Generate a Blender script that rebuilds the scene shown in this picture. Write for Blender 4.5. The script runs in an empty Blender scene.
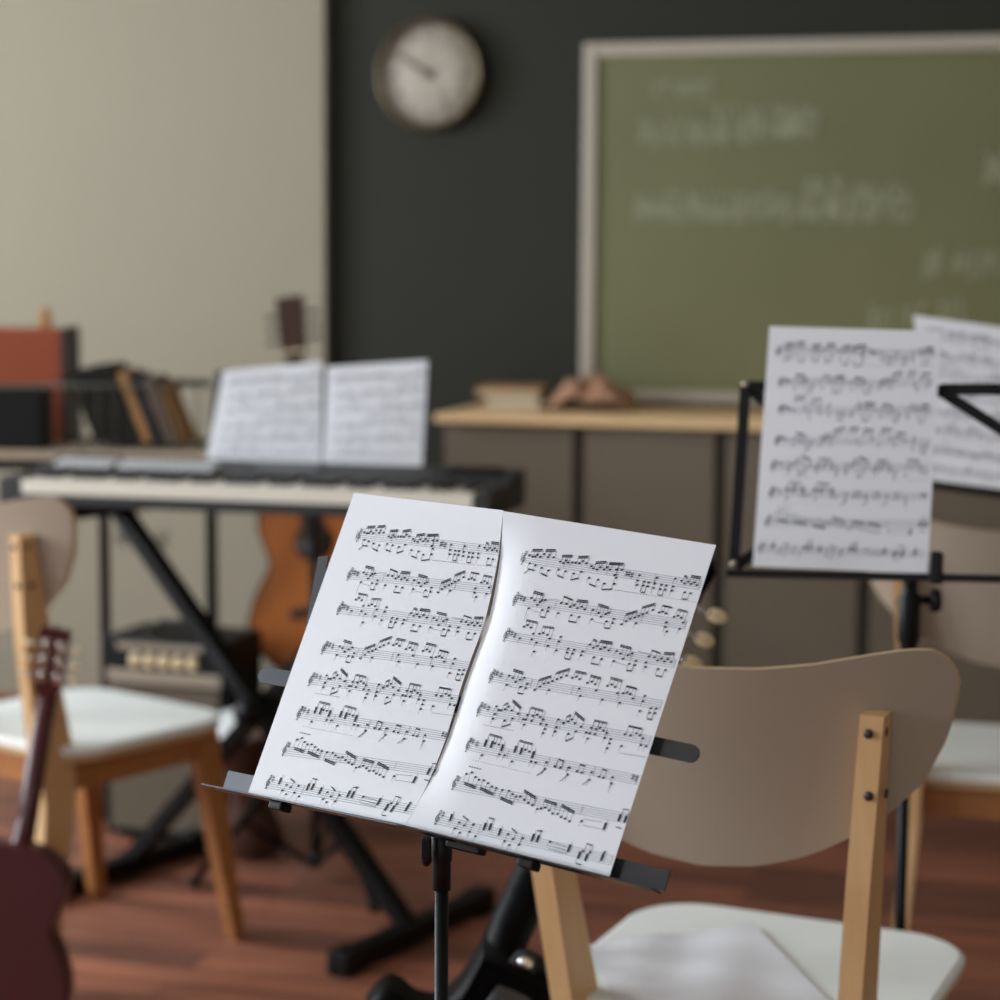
import bpy, bmesh, math, random
from mathutils import Vector, Matrix
random.seed(7)
D = bpy.data
C = bpy.context.scene.collection
SC = bpy.context.scene
PI = math.pi
R = math.radians

# ------------------------------------------------------------------ camera
CAM_H = 1.33
cam_d = D.cameras.new('camera')
cam = D.objects.new('camera', cam_d)
C.objects.link(cam)
cam_d.sensor_width = 24.0
cam_d.lens = 50.0
pitch = math.atan(235 / 2083.0)
cam.matrix_world = (Matrix.Translation((0, 0, CAM_H)) @ Matrix.Rotation(PI / 2 - pitch, 4, 'X')
                    @ Matrix.Rotation(R(0.4), 4, 'Z'))
cam_d.clip_start = 0.05
cam_d.dof.use_dof = True
cam_d.dof.focus_distance = 1.88
cam_d.dof.aperture_fstop = 2.5
SC.camera = cam

# ------------------------------------------------------------------ colour management, world, window light
SC.view_settings.view_transform = 'Standard'
SC.view_settings.look = 'None'
SC.view_settings.gamma = 1.0
SC.view_settings.use_curve_mapping = False
SC.view_settings.exposure = 0.0
w = D.worlds.new('sky'); SC.world = w; w.use_nodes = True
w.node_tree.nodes['Background'].inputs[0].default_value = (0.70, 0.80, 1.0, 1)
w.node_tree.nodes['Background'].inputs[1].default_value = 1.0

O = Vector((0, 6, 0)); YAW = R(-15)
ROOM = Matrix.Translation(O) @ Matrix.Rotation(YAW, 4, 'Z')     # room frame: x along the back wall, -y towards the camera
WIN_LEFT = [(-6.9, -5.3), (-4.7, -3.1), (-2.5, -0.9)]           # windows in the left wall (room y ranges)
WIN_REAR = [(-2.6, -1.0), (-0.4, 1.2), (1.6, 2.6)]              # windows in the wall behind the camera (room x ranges)
SX0, SX1, SY0, SZ = -3.1, 3.3, -8.6, 3.0
WZ0, WZ1 = 0.9, 2.7

def window_light(name, loc, direction, sx, sy, energy, col):
    l = D.lights.new(name, 'AREA'); l.shape = 'RECTANGLE'; l.size = sx; l.size_y = sy
    l.energy = energy; l.color = col
    o = D.objects.new(name, l); C.objects.link(o)
    zz = -(ROOM.to_3x3() @ Vector(direction)).normalized()
    xx = Vector((0, 0, 1)).cross(zz).normalized(); yy = zz.cross(xx)
    m = Matrix((xx, yy, zz)).transposed().to_4x4(); m.translation = ROOM @ Vector(loc)
    o.matrix_world = m
E_LEFT, E_REAR = (90, 148, 135), (17, 17, 13)
for i, (a, b) in enumerate(WIN_LEFT):
    window_light('daylight', (SX0 - 0.25, (a + b) / 2, (WZ0 + WZ1) / 2), (1, 0, -0.12), b - a, WZ1 - WZ0, E_LEFT[i], (0.88, 0.95, 1.0))
for i, (a, b) in enumerate(WIN_REAR):
    window_light('daylight', ((a + b) / 2, SY0 - 0.25, (WZ0 + WZ1) / 2), (0, 1, -0.12), b - a, WZ1 - WZ0, E_REAR[i], (0.88, 0.95, 1.0))

# ------------------------------------------------------------------ helpers
def lin(c):
    c = c / 255.0
    return c / 12.92 if c <= 0.04045 else ((c + 0.055) / 1.055) ** 2.4
def rgb(r, g, b): return (lin(r), lin(g), lin(b), 1)

def mat(name, col, rough=0.6, metal=0.0, var=0.0, vscale=8.0, bump=0.0, bscale=60.0, stretch=(1, 1, 1), spec=0.5, coat=0.0):
    m = D.materials.new(name); m.use_nodes = True
    nt = m.node_tree; N = nt.nodes; L = nt.links
    p = N['Principled BSDF']
    p.inputs['Base Color'].default_value = col
    p.inputs['Roughness'].default_value = rough
    p.inputs['Metallic'].default_value = metal
    p.inputs['Specular IOR Level'].default_value = spec
    p.inputs['Coat Weight'].default_value = coat
    tc = N.new('ShaderNodeTexCoord'); mp = N.new('ShaderNodeMapping')
    mp.inputs['Scale'].default_value = stretch
    L.new(tc.outputs['Object'], mp.inputs['Vector'])
    nz = N.new('ShaderNodeTexNoise'); nz.inputs['Scale'].default_value = vscale; nz.inputs['Detail'].default_value = 5
    L.new(mp.outputs[0], nz.inputs['Vector'])
    if var > 0:
        mx = N.new('ShaderNodeMix'); mx.data_type = 'RGBA'
        mx.inputs['A'].default_value = tuple(c * (1 - var) for c in col[:3]) + (1,)
        mx.inputs['B'].default_value = tuple(min(1, c * (1 + var)) for c in col[:3]) + (1,)
        L.new(nz.outputs['Fac'], mx.inputs['Factor']); L.new(mx.outputs['Result'], p.inputs['Base Color'])
    if bump > 0:
        n2 = N.new('ShaderNodeTexNoise'); n2.inputs['Scale'].default_value = bscale
        L.new(mp.outputs[0], n2.inputs['Vector'])
        bp = N.new('ShaderNodeBump'); bp.inputs['Strength'].default_value = bump; bp.inputs['Distance'].default_value = 0.002
        L.new(n2.outputs['Fac'], bp.inputs['Height']); L.new(bp.outputs[0], p.inputs['Normal'])
    return m

def wood(name, c1, c2, scale=(2, 30, 30), rough=0.5):
    m = mat(name, c1, rough)
    nt = m.node_tree; N = nt.nodes; L = nt.links; p = N['Principled BSDF']
    mp = [n for n in N if n.type == 'MAPPING'][0]; mp.inputs['Scale'].default_value = scale
    nz = [n for n in N if n.type == 'TEX_NOISE'][0]; nz.inputs['Scale'].default_value = 2.2; nz.inputs['Detail'].default_value = 8
    mx = N.new('ShaderNodeMix'); mx.data_type = 'RGBA'
    mx.inputs['A'].default_value = c1; mx.inputs['B'].default_value = c2
    L.new(nz.outputs['Fac'], mx.inputs['Factor']); L.new(mx.outputs['Result'], p.inputs['Base Color'])
    return m

M = {}
M['wall_dark'] = mat('dark green black wall paint', rgb(33, 34, 24), 0.85, var=0.05, vscale=3, bump=0.1)
M['wall_beige'] = mat('beige wall paint', rgb(146, 139, 122), 0.9, var=0.03, vscale=2, bump=0.1)
M['wall_other'] = mat('warm grey wall paint', rgb(150, 142, 126), 0.9)
M['ceiling'] = mat('white ceiling paint', rgb(205, 200, 190), 0.9)
M['frame_white'] = mat('white window paint', rgb(225, 225, 220), 0.5)
M['board_green'] = mat('green chalkboard enamel', rgb(104, 104, 68), 0.6, var=0.14, vscale=2.2)
M['board_frame'] = mat('pale aluminium frame', rgb(168, 160, 145), 0.6, 0.0)
M['chalk'] = mat('chalk', rgb(152, 154, 124), 0.9)
M['black_metal'] = mat('black powder coated steel', rgb(9, 9, 10), 0.45, 0.0, bump=0.03, spec=0.22)
M['black_sheen'] = mat('glossy black steel', rgb(74, 76, 80), 0.22, 0.85)
M['black_plastic'] = mat('black plastic', rgb(10, 10, 11), 0.5, spec=0.25)
M['dark_plastic'] = mat('dark grey plastic', rgb(36, 37, 38), 0.5, bump=0.05)
M['paper'] = mat('white printer paper', rgb(230, 231, 237), 0.75, var=0.012, vscale=14, bump=0.08, bscale=9)
M['ink'] = mat('black ink', rgb(34, 36, 44), 0.7)
M['ink_soft'] = mat('grey ink of thin staff lines', rgb(150, 152, 160), 0.7)
M['ply_white'] = mat('cream white laminate', rgb(168, 155, 138), 0.45, var=0.03, vscale=5)
M['seat_white'] = mat('white seat laminate', rgb(244, 248, 246), 0.35)
M['ply_edge'] = wood('pale plywood edge', rgb(212, 186, 146), rgb(188, 156, 112), (3, 3, 60))
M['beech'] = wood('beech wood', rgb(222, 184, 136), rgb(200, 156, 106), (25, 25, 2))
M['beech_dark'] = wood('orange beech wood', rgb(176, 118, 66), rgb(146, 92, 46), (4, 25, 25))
M['counter'] = wood('light oak worktop', rgb(246, 212, 164), rgb(234, 194, 140), (2, 25, 25), 0.4)
M['cabinet'] = mat('taupe brown cabinet paint', rgb(112, 100, 84), 0.6, var=0.04, vscale=4)
M['cabinet_gap'] = mat('dark cabinet carcass', rgb(72, 65, 54), 0.7)
M['ivory'] = mat('ivory white keys', rgb(232, 226, 212), 0.35)
M['key_black'] = mat('matt black keys', rgb(16, 16, 18), 0.4)
M['button_grey'] = mat('light grey rubber buttons', rgb(200, 202, 204), 0.6)
M['peg_cream'] = mat('cream pearl plastic', rgb(226, 206, 166), 0.3, var=0.06, vscale=60)
M['chrome'] = mat('chrome', rgb(200, 198, 192), 0.18, 1.0)
M['guitar_top'] = wood('amber spruce top', rgb(190, 112, 48), rgb(166, 92, 36), (40, 6, 2), 0.35)
M['guitar_side'] = mat('dark brown lacquer', rgb(46, 22, 14), 0.35)
M['guitar_head'] = wood('dark reddish brown wood', rgb(66, 36, 26), rgb(44, 26, 20), (20, 20, 3), 0.4)
M['rosewood'] = mat('dark rosewood', rgb(46, 30, 24), 0.5)
M['guitar_black'] = mat('black lacquer', rgb(5, 5, 6), 0.45, spec=0.06)
M['maroon'] = mat('dark maroon lacquer', rgb(70, 20, 24), 0.3)
M['leather'] = mat('black leather', rgb(38, 39, 43), 0.45, bump=0.25, bscale=500)
M['string'] = mat('steel string', rgb(150, 140, 120), 0.3, 1.0)
M['tan'] = mat('tan cardboard', rgb(176, 132, 84), 0.8, var=0.08)
M['book_dark'] = mat('very dark green cloth cover', rgb(24, 23, 14), 0.8)
M['book_blue'] = mat('dark blue grey cover', rgb(44, 44, 54), 0.6)
M['book_grey'] = mat('brown grey cover', rgb(104, 88, 76), 0.7)
M['pages'] = mat('cream page block', rgb(200, 186, 160), 0.8)
M['red_box'] = mat('orange red vinyl', rgb(146, 62, 26), 0.6, var=0.08, vscale=4)
M['grille'] = mat('brown speaker grille cloth', rgb(98, 88, 74), 0.9, bump=0.6, bscale=300)
M['silver_panel'] = mat('brushed silver panel', rgb(160, 150, 134), 0.4, 0.4)
M['terracotta'] = mat('terracotta woven cloth', rgb(166, 126, 100), 0.9, var=0.4, vscale=26, stretch=(2, 1, 2), bump=0.5, bscale=90)
M['clock_face'] = mat('aged white clock face', rgb(206, 196, 180), 0.6)
M['clock_rim'] = mat('brushed dark bronze rim', rgb(96, 84, 62), 0.35, 0.7)
M['clock_ink'] = mat('faded dark ink', rgb(96, 92, 76), 0.7)
M['drum_skin'] = mat('white drum skin', rgb(224, 226, 226), 0.5)
M['drum_shell'] = wood('dark red brown carved wood', rgb(84, 50, 38), rgb(52, 30, 24), (6, 6, 10), 0.5)
M['table_top'] = mat('pale table laminate', rgb(176, 162, 140), 0.5)
M['wire'] = mat('grey steel wire', rgb(96, 94, 84), 0.5, 0.5)
M['letter'] = mat('dark lettering paint', rgb(82, 78, 70), 0.8)

def glass_mat():
    m = D.materials.new('clear glass'); m.use_nodes = True
    p = m.node_tree.nodes['Principled BSDF']
    p.inputs['Base Color'].default_value = (1, 1, 1, 1); p.inputs['Roughness'].default_value = 0.02
    p.inputs['Transmission Weight'].default_value = 1.0; p.inputs['IOR'].default_value = 1.05
    return m
M['glass'] = glass_mat()

def floor_mat():
    m = D.materials.new('reddish brown plank floor'); m.use_nodes = True
    nt = m.node_tree; N = nt.nodes; L = nt.links; p = N['Principled BSDF']
    tc = N.new('ShaderNodeTexCoord')
    br = N.new('ShaderNodeTexBrick'); br.offset = 0.37; br.inputs['Scale'].default_value = 1.0
    br.inputs['Brick Width'].default_value = 0.95; br.inputs['Row Height'].default_value = 0.09
    br.inputs['Mortar Size'].default_value = 0.0016; br.inputs['Bias'].default_value = 0.0
    br.inputs['Color1'].default_value = rgb(162, 106, 82); br.inputs['Color2'].default_value = rgb(110, 72, 58)
    br.inputs['Mortar'].default_value = rgb(38, 22, 18)
    L.new(tc.outputs['Object'], br.inputs['Vector'])
    mp = N.new('ShaderNodeMapping'); mp.inputs['Scale'].default_value = (1.6, 22, 1)
    L.new(tc.outputs['Object'], mp.inputs['Vector'])
    nz = N.new('ShaderNodeTexNoise'); nz.inputs['Scale'].default_value = 1.6; nz.inputs['Detail'].default_value = 7
    L.new(mp.outputs[0], nz.inputs['Vector'])
    cr = N.new('ShaderNodeValToRGB')
    cr.color_ramp.elements[0].position = 0.3; cr.color_ramp.elements[0].color = (0.55, 0.52, 0.55, 1)
    cr.color_ramp.elements[1].position = 0.7; cr.color_ramp.elements[1].color = (1.35, 1.25, 1.2, 1)
    L.new(nz.outputs['Fac'], cr.inputs['Fac'])
    mx = N.new('ShaderNodeMix'); mx.data_type = 'RGBA'; mx.blend_type = 'MULTIPLY'; mx.inputs['Factor'].default_value = 1
    L.new(br.outputs['Color'], mx.inputs['A']); L.new(cr.outputs['Color'], mx.inputs['B'])
    L.new(mx.outputs['Result'], p.inputs['Base Color'])
    p.inputs['Roughness'].default_value = 0.48
    return m
M['floor'] = floor_mat()

class MB:
    """collects shapes into one mesh"""
    def __init__(s, xf=None):
        s.bm = bmesh.new(); s.xf = xf or Matrix.Identity(4); s.mi = 0
    def add(s, verts, faces, smooth=False):
        vs = [s.bm.verts.new(s.xf @ Vector(v)) for v in verts]
        for f in faces:
            try:
                fc = s.bm.faces.new([vs[i] for i in f]); fc.material_index = s.mi; fc.smooth = smooth
            except ValueError: pass
        return vs
    def box(s, a, b, m=None, bevel=0.0):
        x0, y0, z0 = a; x1, y1, z1 = b
        v = [(x0, y0, z0), (x1, y0, z0), (x1, y1, z0), (x0, y1, z0), (x0, y0, z1), (x1, y0, z1), (x1, y1, z1), (x0, y1, z1)]
        if m is not None: v = [m @ Vector(q) for q in v]
        t = bmesh.new(); tv = [t.verts.new(q) for q in v]
        for f in ((0, 3, 2, 1), (4, 5, 6, 7), (0, 1, 5, 4), (1, 2, 6, 5), (2, 3, 7, 6), (3, 0, 4, 7)): t.faces.new([tv[i] for i in f])
        if bevel > 0: bmesh.ops.bevel(t, geom=t.edges[:], offset=bevel, segments=2, affect='EDGES', profile=0.6)
        t.verts.index_update()
        s.add([q.co.copy() for q in t.verts], [[q.index for q in f.verts] for f in t.faces]); t.free()
    def tube(s, pts, r, seg=10, cap=True, flat=None):
        """tube through pts; r a number or a list; flat=(w,h,up) makes a flat strip instead"""
        pts = [Vector(p) for p in pts]; n = len(pts)
        rr = r if isinstance(r, (list, tuple)) else [r] * n
        verts = []; faces = []; prev = None
        for i, p in enumerate(pts):
            d = (pts[min(i + 1, n - 1)] - pts[max(i - 1, 0)]).normalized()
            if prev is None:
                up = Vector((0, 0, 1)) if abs(d.z) < 0.9 else Vector((1, 0, 0))
                if flat: up = Vector(flat[2])
                x = d.cross(up).normalized()
            else:
                x = (prev - d * prev.dot(d)).normalized()
            prev = x; y = d.cross(x).normalized()
            if flat:
                w_, h_ = flat[0] / 2, flat[1] / 2
                ring = [p + x * w_ + y * h_, p - x * w_ + y * h_, p - x * w_ - y * h_, p + x * w_ - y * h_]
            else:
                ring = [p + (x * math.cos(2 * PI * k / seg) + y * math.sin(2 * PI * k / seg)) * rr[i] for k in range(seg)]
            verts += ring
        m_ = 4 if flat else seg
        for i in range(n - 1):
            for k in range(m_):
                faces.append((i * m_ + k, i * m_ + (k + 1) % m_, (i + 1) * m_ + (k + 1) % m_, (i + 1) * m_ + k))
        if cap:
            faces.append(tuple(range(m_))[::-1]); faces.append(tuple((n - 1) * m_ + k for k in range(m_)))
        s.add(verts, faces, smooth=not flat)
    def lathe(s, prof, seg=24, m=None):
        """prof: (radius, z) list, about local z"""
        verts = []; faces = []; n = len(prof)
        for r_, z in prof:
            for k in range(seg):
                a = 2 * PI * k / seg; q = Vector((r_ * math.cos(a), r_ * math.sin(a), z)); verts.append(m @ q if m is not None else q)
        for i in range(n - 1):
            for k in range(seg): faces.append((i * seg + k, i * seg + (k + 1) % seg, (i + 1) * seg + (k + 1) % seg, (i + 1) * seg + k))
        faces.append(tuple(range(seg))[::-1]); faces.append(tuple((n - 1) * seg + k for k in range(seg)))
        s.add(verts, faces, smooth=True)
    def prism(s, outline, a, b, m=None, smooth=False):
        """outline in local xz, extruded along y from a to b"""
        n = len(outline)
        v = [Vector((x, a, z)) for x, z in outline] + [Vector((x, b, z)) for x, z in outline]
        if m is not None: v = [m @ q for q in v]
        f = [tuple(range(n)), tuple(range(2 * n - 1, n - 1, -1))]
        s.add(v, f)
        vv = list(v); ff = [(k, n + k, n + (k + 1) % n, (k + 1) % n) for k in range(n)]
        s.add(vv, ff, smooth=smooth)
    def ball(s, c, r, seg=14, m=None):
        c = Vector(c)
        rx, ry, rz = (r, r, r) if not isinstance(r, (tuple, list)) else r
        prof = []; n = seg // 2
        verts = []; faces = []
        for i in range(n + 1):
            t = PI * i / n
            for k in range(seg):
                a = 2 * PI * k / seg
                q = Vector((rx * math.sin(t) * math.cos(a), ry * math.sin(t) * math.sin(a), rz * math.cos(t)))
                verts.append(c + (m @ q if m is not None else q))
        for i in range(n):
            for k in range(seg): faces.append((i * seg + k, (i + 1) * seg + k, (i + 1) * seg + (k + 1) % seg, i * seg + (k + 1) % seg))
        s.add(verts, faces, smooth=True)
    def build(s, name, mats, parent=None, world=False, merge=True):
        if merge: bmesh.ops.remove_doubles(s.bm, verts=s.bm.verts[:], dist=0.00001)
        bmesh.ops.recalc_face_normals(s.bm, faces=s.bm.faces[:])
        me = D.meshes.new(name)
        if world and parent is not None:
            root = parent
            while root.parent: root = root.parent
            bmesh.ops.translate(s.bm, verts=s.bm.verts[:], vec=-root.location)
        s.bm.to_mesh(me); s.bm.free()
        for m in (mats if isinstance(mats, list) else [mats]): me.materials.append(M[m])
        o = D.objects.new(name, me); C.objects.link(o)
        if parent is not None: o.parent = parent
        return o

def tag(o, label=None, cat=None, group=None, kind=None):
    if label: o['label'] = label
    if cat: o['category'] = cat
    if group: o['group'] = group
    if kind: o['kind'] = kind
    return o
def thing(name, label, cat, loc=(0, 0, 0), rotz=0.0, group=None):
    o = D.objects.new(name, None); C.objects.link(o); o.empty_display_size = 0.1
    o.location = loc; o.rotation_euler = (0, 0, rotz)
    return tag(o, label, cat, group)
def struct(name, mb, m, xf=None):
    o = mb.build(name, m); o['kind'] = 'structure'
    if xf is not None: o.matrix_world = xf
    return o
def copy_thing(root, loc, rotz, label):
    """a copy of a thing, its parts and their sub-parts"""
    r = root.copy(); C.objects.link(r); r.location = loc; r.rotation_euler = (0, 0, rotz); r['label'] = label
    for ch in list(root.children):
        c = ch.copy(); C.objects.link(c); c.parent = r
        for g in list(ch.children):
            k = g.copy(); C.objects.link(k); k.parent = c
    return r
def catmull(pts, n=6, closed=False):
    out = []; m_ = len(pts)
    for i in range(m_ if closed else m_ - 1):
        if closed: p = [pts[(i + k - 1) % m_] for k in range(4)]
        else: p = [pts[max(i - 1, 0)], pts[i], pts[i + 1], pts[min(i + 2, m_ - 1)]]
        for k in range(n):
            t = k / n
            out.append(tuple(0.5 * (2 * b + (c - a) * t + (2 * a - 5 * b + 4 * c - d) * t * t + (3 * b - a - 3 * c + d) * t ** 3)
                             for a, b, c, d in zip(*p)))
    if not closed: out.append(tuple(pts[-1]))
    return out

# ------------------------------------------------------------------ the room
b = MB(); b.box((SX0 - 0.3, SY0 - 0.3, -0.12), (SX1 + 0.3, 0.3, 0)); struct('floor', b, 'floor', ROOM)
b = MB(); b.box((SX0 - 0.3, SY0 - 0.3, SZ), (SX1 + 0.3, 0.3, SZ + 0.12)); struct('ceiling', b, 'ceiling', ROOM)
b = MB(); b.box((-0.52, 0, 0), (SX1, 0.2, SZ)); struct('wall_back', b, 'wall_dark', ROOM)
b = MB(); b.box((SX0, -0.05, 0), (-0.52, 0.2, SZ)); struct('wall_back_left', b, 'wall_beige', ROOM)
b = MB(); b.box((SX1, SY0, 0), (SX1 + 0.2, 0.2, SZ)); struct('wall_right', b, 'wall_other', ROOM)
def wall_with_windows(name, spans, along, fixed, lo, hi, m):
    b = MB()
    def seg(p, q, z0, z1):
        if along == 'y': b.box((fixed - 0.2, p, z0), (fixed, q, z1))
        else: b.box((p, fixed - 0.2, z0), (q, fixed, z1))
    seg(lo, hi, 0, WZ0); seg(lo, hi, WZ1, SZ)
    edges = [lo] + [v for s_ in spans for v in s_] + [hi]
    for i in range(0, len(edges), 2): seg(edges[i], edges[i + 1], WZ0, WZ1)
    struct(name, b, m, ROOM)
wall_with_windows('wall_left', WIN_LEFT, 'y', SX0, SY0, 0.2, 'wall_other')
wall_with_windows('wall_front', WIN_REAR, 'x', SY0, SX0, SX1, 'wall_other')
n_ = 0
for spans, along, fixed in ((WIN_LEFT, 'y', SX0), (WIN_REAR, 'x', SY0)):
    for (p, q) in spans:
        n_ += 1; b = MB(); t_ = 0.05
        def bar(a0, a1, z0, z1):
            if along == 'y': b.box((fixed - 0.13, a0, z0), (fixed - 0.07, a1, z1))
            else: b.box((a0, fixed - 0.13, z0), (a1, fixed - 0.07, z1))
        bar(p, p + t_, WZ0, WZ1); bar(q - t_, q, WZ0, WZ1); bar((p + q) / 2 - t_ / 2, (p + q) / 2 + t_ / 2, WZ0, WZ1)
        bar(p, q, WZ0, WZ0 + t_); bar(p, q, WZ1 - t_, WZ1)
        struct('window_%d' % n_, b, 'frame_white', ROOM)

# ------------------------------------------------------------------ cabinets, worktop, things on the back wall
CAB_S = [v + 0.129 for v in (-0.172, 0.2086, 0.585, 0.961, 1.337, 1.713)]
for i in range(len(CAB_S) - 1):
    x0, x1 = CAB_S[i], CAB_S[i + 1]
    pos = ['nearest the keyboard', 'second from the left', 'left of the single sheet', 'behind the single sheet', 'rightmost of all'][i]
    c = thing('cabinet', 'taupe base cabinet under the wooden worktop, ' + pos, 'cabinet', ROOM @ Vector(((x0 + x1) / 2, -0.25, 0)), YAW, 'taupe base cabinets under the worktop')
    h = (x1 - x0) / 2
    b = MB(); b.box((-h, -0.19, 0.08), (h, 0.24, 0.913)); b.box((-h, -0.15, 0), (h, 0.24, 0.08)); b.build('body', 'cabinet_gap', c)
    b = MB(); b.box((-h + 0.016, -0.21, 0.10), (h - 0.016, -0.191, 0.905), bevel=0.002); b.build('door', 'cabinet', c)
w_ = thing('worktop', 'long light oak worktop on the taupe cabinets below the chalkboard', 'worktop', ROOM @ Vector((0.93, -0.25, 0.9)), YAW)
b = MB(); b.box((-0.98, -0.25, 0.0135), (0.98, 0.245, 0.036), bevel=0.005); b.build('top', 'counter', w_)

BX0, BX1, BZ0, BZ1 = 0.240, 1.95, 0.952, 1.946
cb = thing('chalkboard', 'green chalkboard with pale frame and faint chalk notation on the dark wall', 'chalkboard', ROOM @ Vector((BX0, -0.001, BZ0)), YAW)
W_, H_ = BX1 - BX0, BZ1 - BZ0
b = MB(); b.box((0.02, -0.02, 0.02), (W_ - 0.02, 0, H_ - 0.02)); b.build('writing_surface', 'board_green', cb)
b = MB(); fw_ = 0.039
b.box((0, -0.032, 0), (fw_, 0, H_), bevel=0.004); b.box((W_ - fw_, -0.032, 0), (W_, 0, H_), bevel=0.004)
b.box((fw_, -0.032, H_ - fw_), (W_ - fw_, 0, H_), bevel=0.004); b.box((fw_, -0.032, 0), (W_ - fw_, 0, fw_ * 0.8), bevel=0.004)
b.build('frame', 'board_frame', cb)
b = MB(); rnd = random.Random(3)
def scribble(x0, x1, z, amp, slope=0.0, dens=1.0):
    """one line of cursive chalk strokes"""
    x = x0
    while x < x1:
        wd = rnd.uniform(0.03, 0.07); n = 16; pts = []; k = rnd.uniform(2, 4)
        for j in range(n):
            t = j / (n - 1)
            pts.append((x + wd * t + 0.012 * math.sin(t * k * 2 * PI), -0.0215,
                        z + slope * (x - x0) + amp * 0.5 * math.sin(t * k * 2 * PI + 1.2) * rnd.uniform(0.5, 1.2)))
        b.tube(pts, 0.002, 4, flat=(0.0055, 0.0012, (0, 1, 0)))
        x += wd + rnd.uniform(0.0, 0.03) / dens
cl_ = [0]
def done():
    global b
    b.build('chalk_line', 'chalk', cb); b = MB()
scribble(0.20, 0.32, H_ - 0.13, 0.05); done()
scribble(0.16, 0.62, H_ - 0.25, 0.09, 0.02); scribble(0.36, 0.62, H_ - 0.22, 0.10); done()
scribble(0.15, 0.90, H_ - 0.45, 0.09); scribble(0.15, 0.90, H_ - 0.47, 0.06); scribble(0.62, 0.90, H_ - 0.40, 0.07, -0.1); done()
scribble(0.80, 1.02, H_ - 0.76, 0.10, 0.1); done(); scribble(0.95, 1.3, H_ - 0.6, 0.08); done(); scribble(1.1, 1.6, H_ - 0.35, 0.09); done()
b = MB(); b.box((fw_, -0.05, 0.0), (W_ - fw_, -0.032, 0.012), bevel=0.003); b.build('chalk_ledge', 'board_frame', cb)

ck = thing('wall_clock', 'round wall clock with pale dial and bronze rim on the dark wall', 'clock', ROOM @ Vector((-0.208, -0.001, 1.868)), YAW)
FRONT = Matrix.Rotation(PI / 2, 4, 'X')          # lathe axis to -y
b = MB(); b.lathe([(0.146, 0), (0.156, 0.006), (0.159, 0.03), (0.154, 0.044), (0.145, 0.046), (0.143, 0.036), (0.143, 0.012)], 56, FRONT); b.build('case', 'clock_rim', ck)
b = MB(); b.lathe([(0.1435, 0.0125), (0.1435, 0.022), (0.0, 0.0221)], 48, FRONT); dial = b.build('dial', 'clock_face', ck)
b = MB()
for k in range(60):
    a = 2 * PI * k / 60; r0, wdt = (0.127, 0.0018) if k % 5 else (0.121, 0.004)
    u_ = Vector((math.sin(a), 0, math.cos(a))); p_ = Vector((math.cos(a), 0, -math.sin(a))) * wdt / 2; o_ = Vector((0, -0.0226, 0))
    b.add([u_ * r0 - p_ + o_, u_ * r0 + p_ + o_, u_ * 0.136 + p_ + o_, u_ * 0.136 - p_ + o_], [(0, 1, 2, 3)])
b.build('minute_track', 'clock_ink', dial)
def text_mesh(txt, size):
    cu = D.curves.new('t', 'FONT'); cu.body = txt; cu.size = size; cu.align_x = 'CENTER'; cu.align_y = 'CENTER'
    o = D.objects.new('t', cu); C.objects.link(o)
    me = o.to_mesh(); vs = [v.co.copy() for v in me.vertices]; fs = [list(p.vertices) for p in me.polygons]
    o.to_mesh_clear(); D.objects.remove(o); D.curves.remove(cu)
    return vs, fs
for k in range(1, 13):
    b = MB(); vs, fs = text_mesh(str(k), 0.032); a = 2 * PI * k / 12
    b.add([(v.x + 0.104 * math.sin(a), -0.0226, v.y + 0.104 * math.cos(a)) for v in vs], fs); b.build('numeral', 'clock_ink', dial)
def hand(ang, ln, wd):
    b = MB(); u_ = Vector((math.sin(ang), 0, math.cos(ang))); p_ = Vector((math.cos(ang), 0, -math.sin(ang)))
    o1 = [-0.02 * u_ - p_ * wd * 0.6, -0.02 * u_ + p_ * wd * 0.6, u_ * ln * 0.8 + p_ * wd * 0.5, u_ * ln, u_ * ln * 0.8 - p_ * wd * 0.5]
    f0 = [Vector(q) + Vector((0, -0.025, 0)) for q in o1]; f1 = [Vector(q) + Vector((0, -0.0265, 0)) for q in o1]
    b.add(f0 + f1, [(0, 1, 2, 3, 4), (9, 8, 7, 6, 5)] + [(k, (k + 1) % 5, 5 + (k + 1) % 5, 5 + k) for k in range(5)])
    return b
hand(R(-58), 0.090, 0.012).build('hour_hand', 'clock_ink', ck)
hand(R(62), 0.112, 0.006).build('minute_hand', 'silver_panel', ck)
b = MB(); b.lathe([(0.011, 0.022), (0.011, 0.029), (0.0, 0.030)], 20, FRONT); b.build('hand_cap', 'clock_ink', ck)
b = MB(); b.lathe([(0.1445, 0.036), (0.10, 0.041), (0.0, 0.044), (0.0, 0.0432), (0.10, 0.0402), (0.1445, 0.0352)], 48, FRONT); b.build('glass', 'glass', ck)

# book, cloth on the worktop
def room_thing(name, label, cat, loc, rz=0.0, group=None): return thing(name, label, cat, ROOM @ Vector(loc), YAW + rz, group)
t = room_thing('book', 'pale thick book lying under the tan one on the oak worktop', 'book', (0.095, -0.14, 0.9362), 0.05)
b = MB(); b.box((-0.075, -0.10, 0.003), (0.07, 0.10, 0.030)); b.build('page_block', 'pages', t)
b = MB(); b.box((-0.078, -0.104, 0), (0.074, 0.104, 0.003)); b.box((-0.078, -0.104, 0.030), (0.074, 0.104, 0.033)); b.box((0.07, -0.104, 0), (0.074, 0.104, 0.033)); b.build('cover', 'silver_panel', t)
t = room_thing('book', 'tan covered book lying on top of the pale one on the worktop', 'book', (0.075, -0.14, 0.9694), 0.10)
b = MB(); b.box((-0.088, -0.10, 0.003), (0.084, 0.10, 0.018)); b.build('page_block', 'pages', t)
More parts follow.
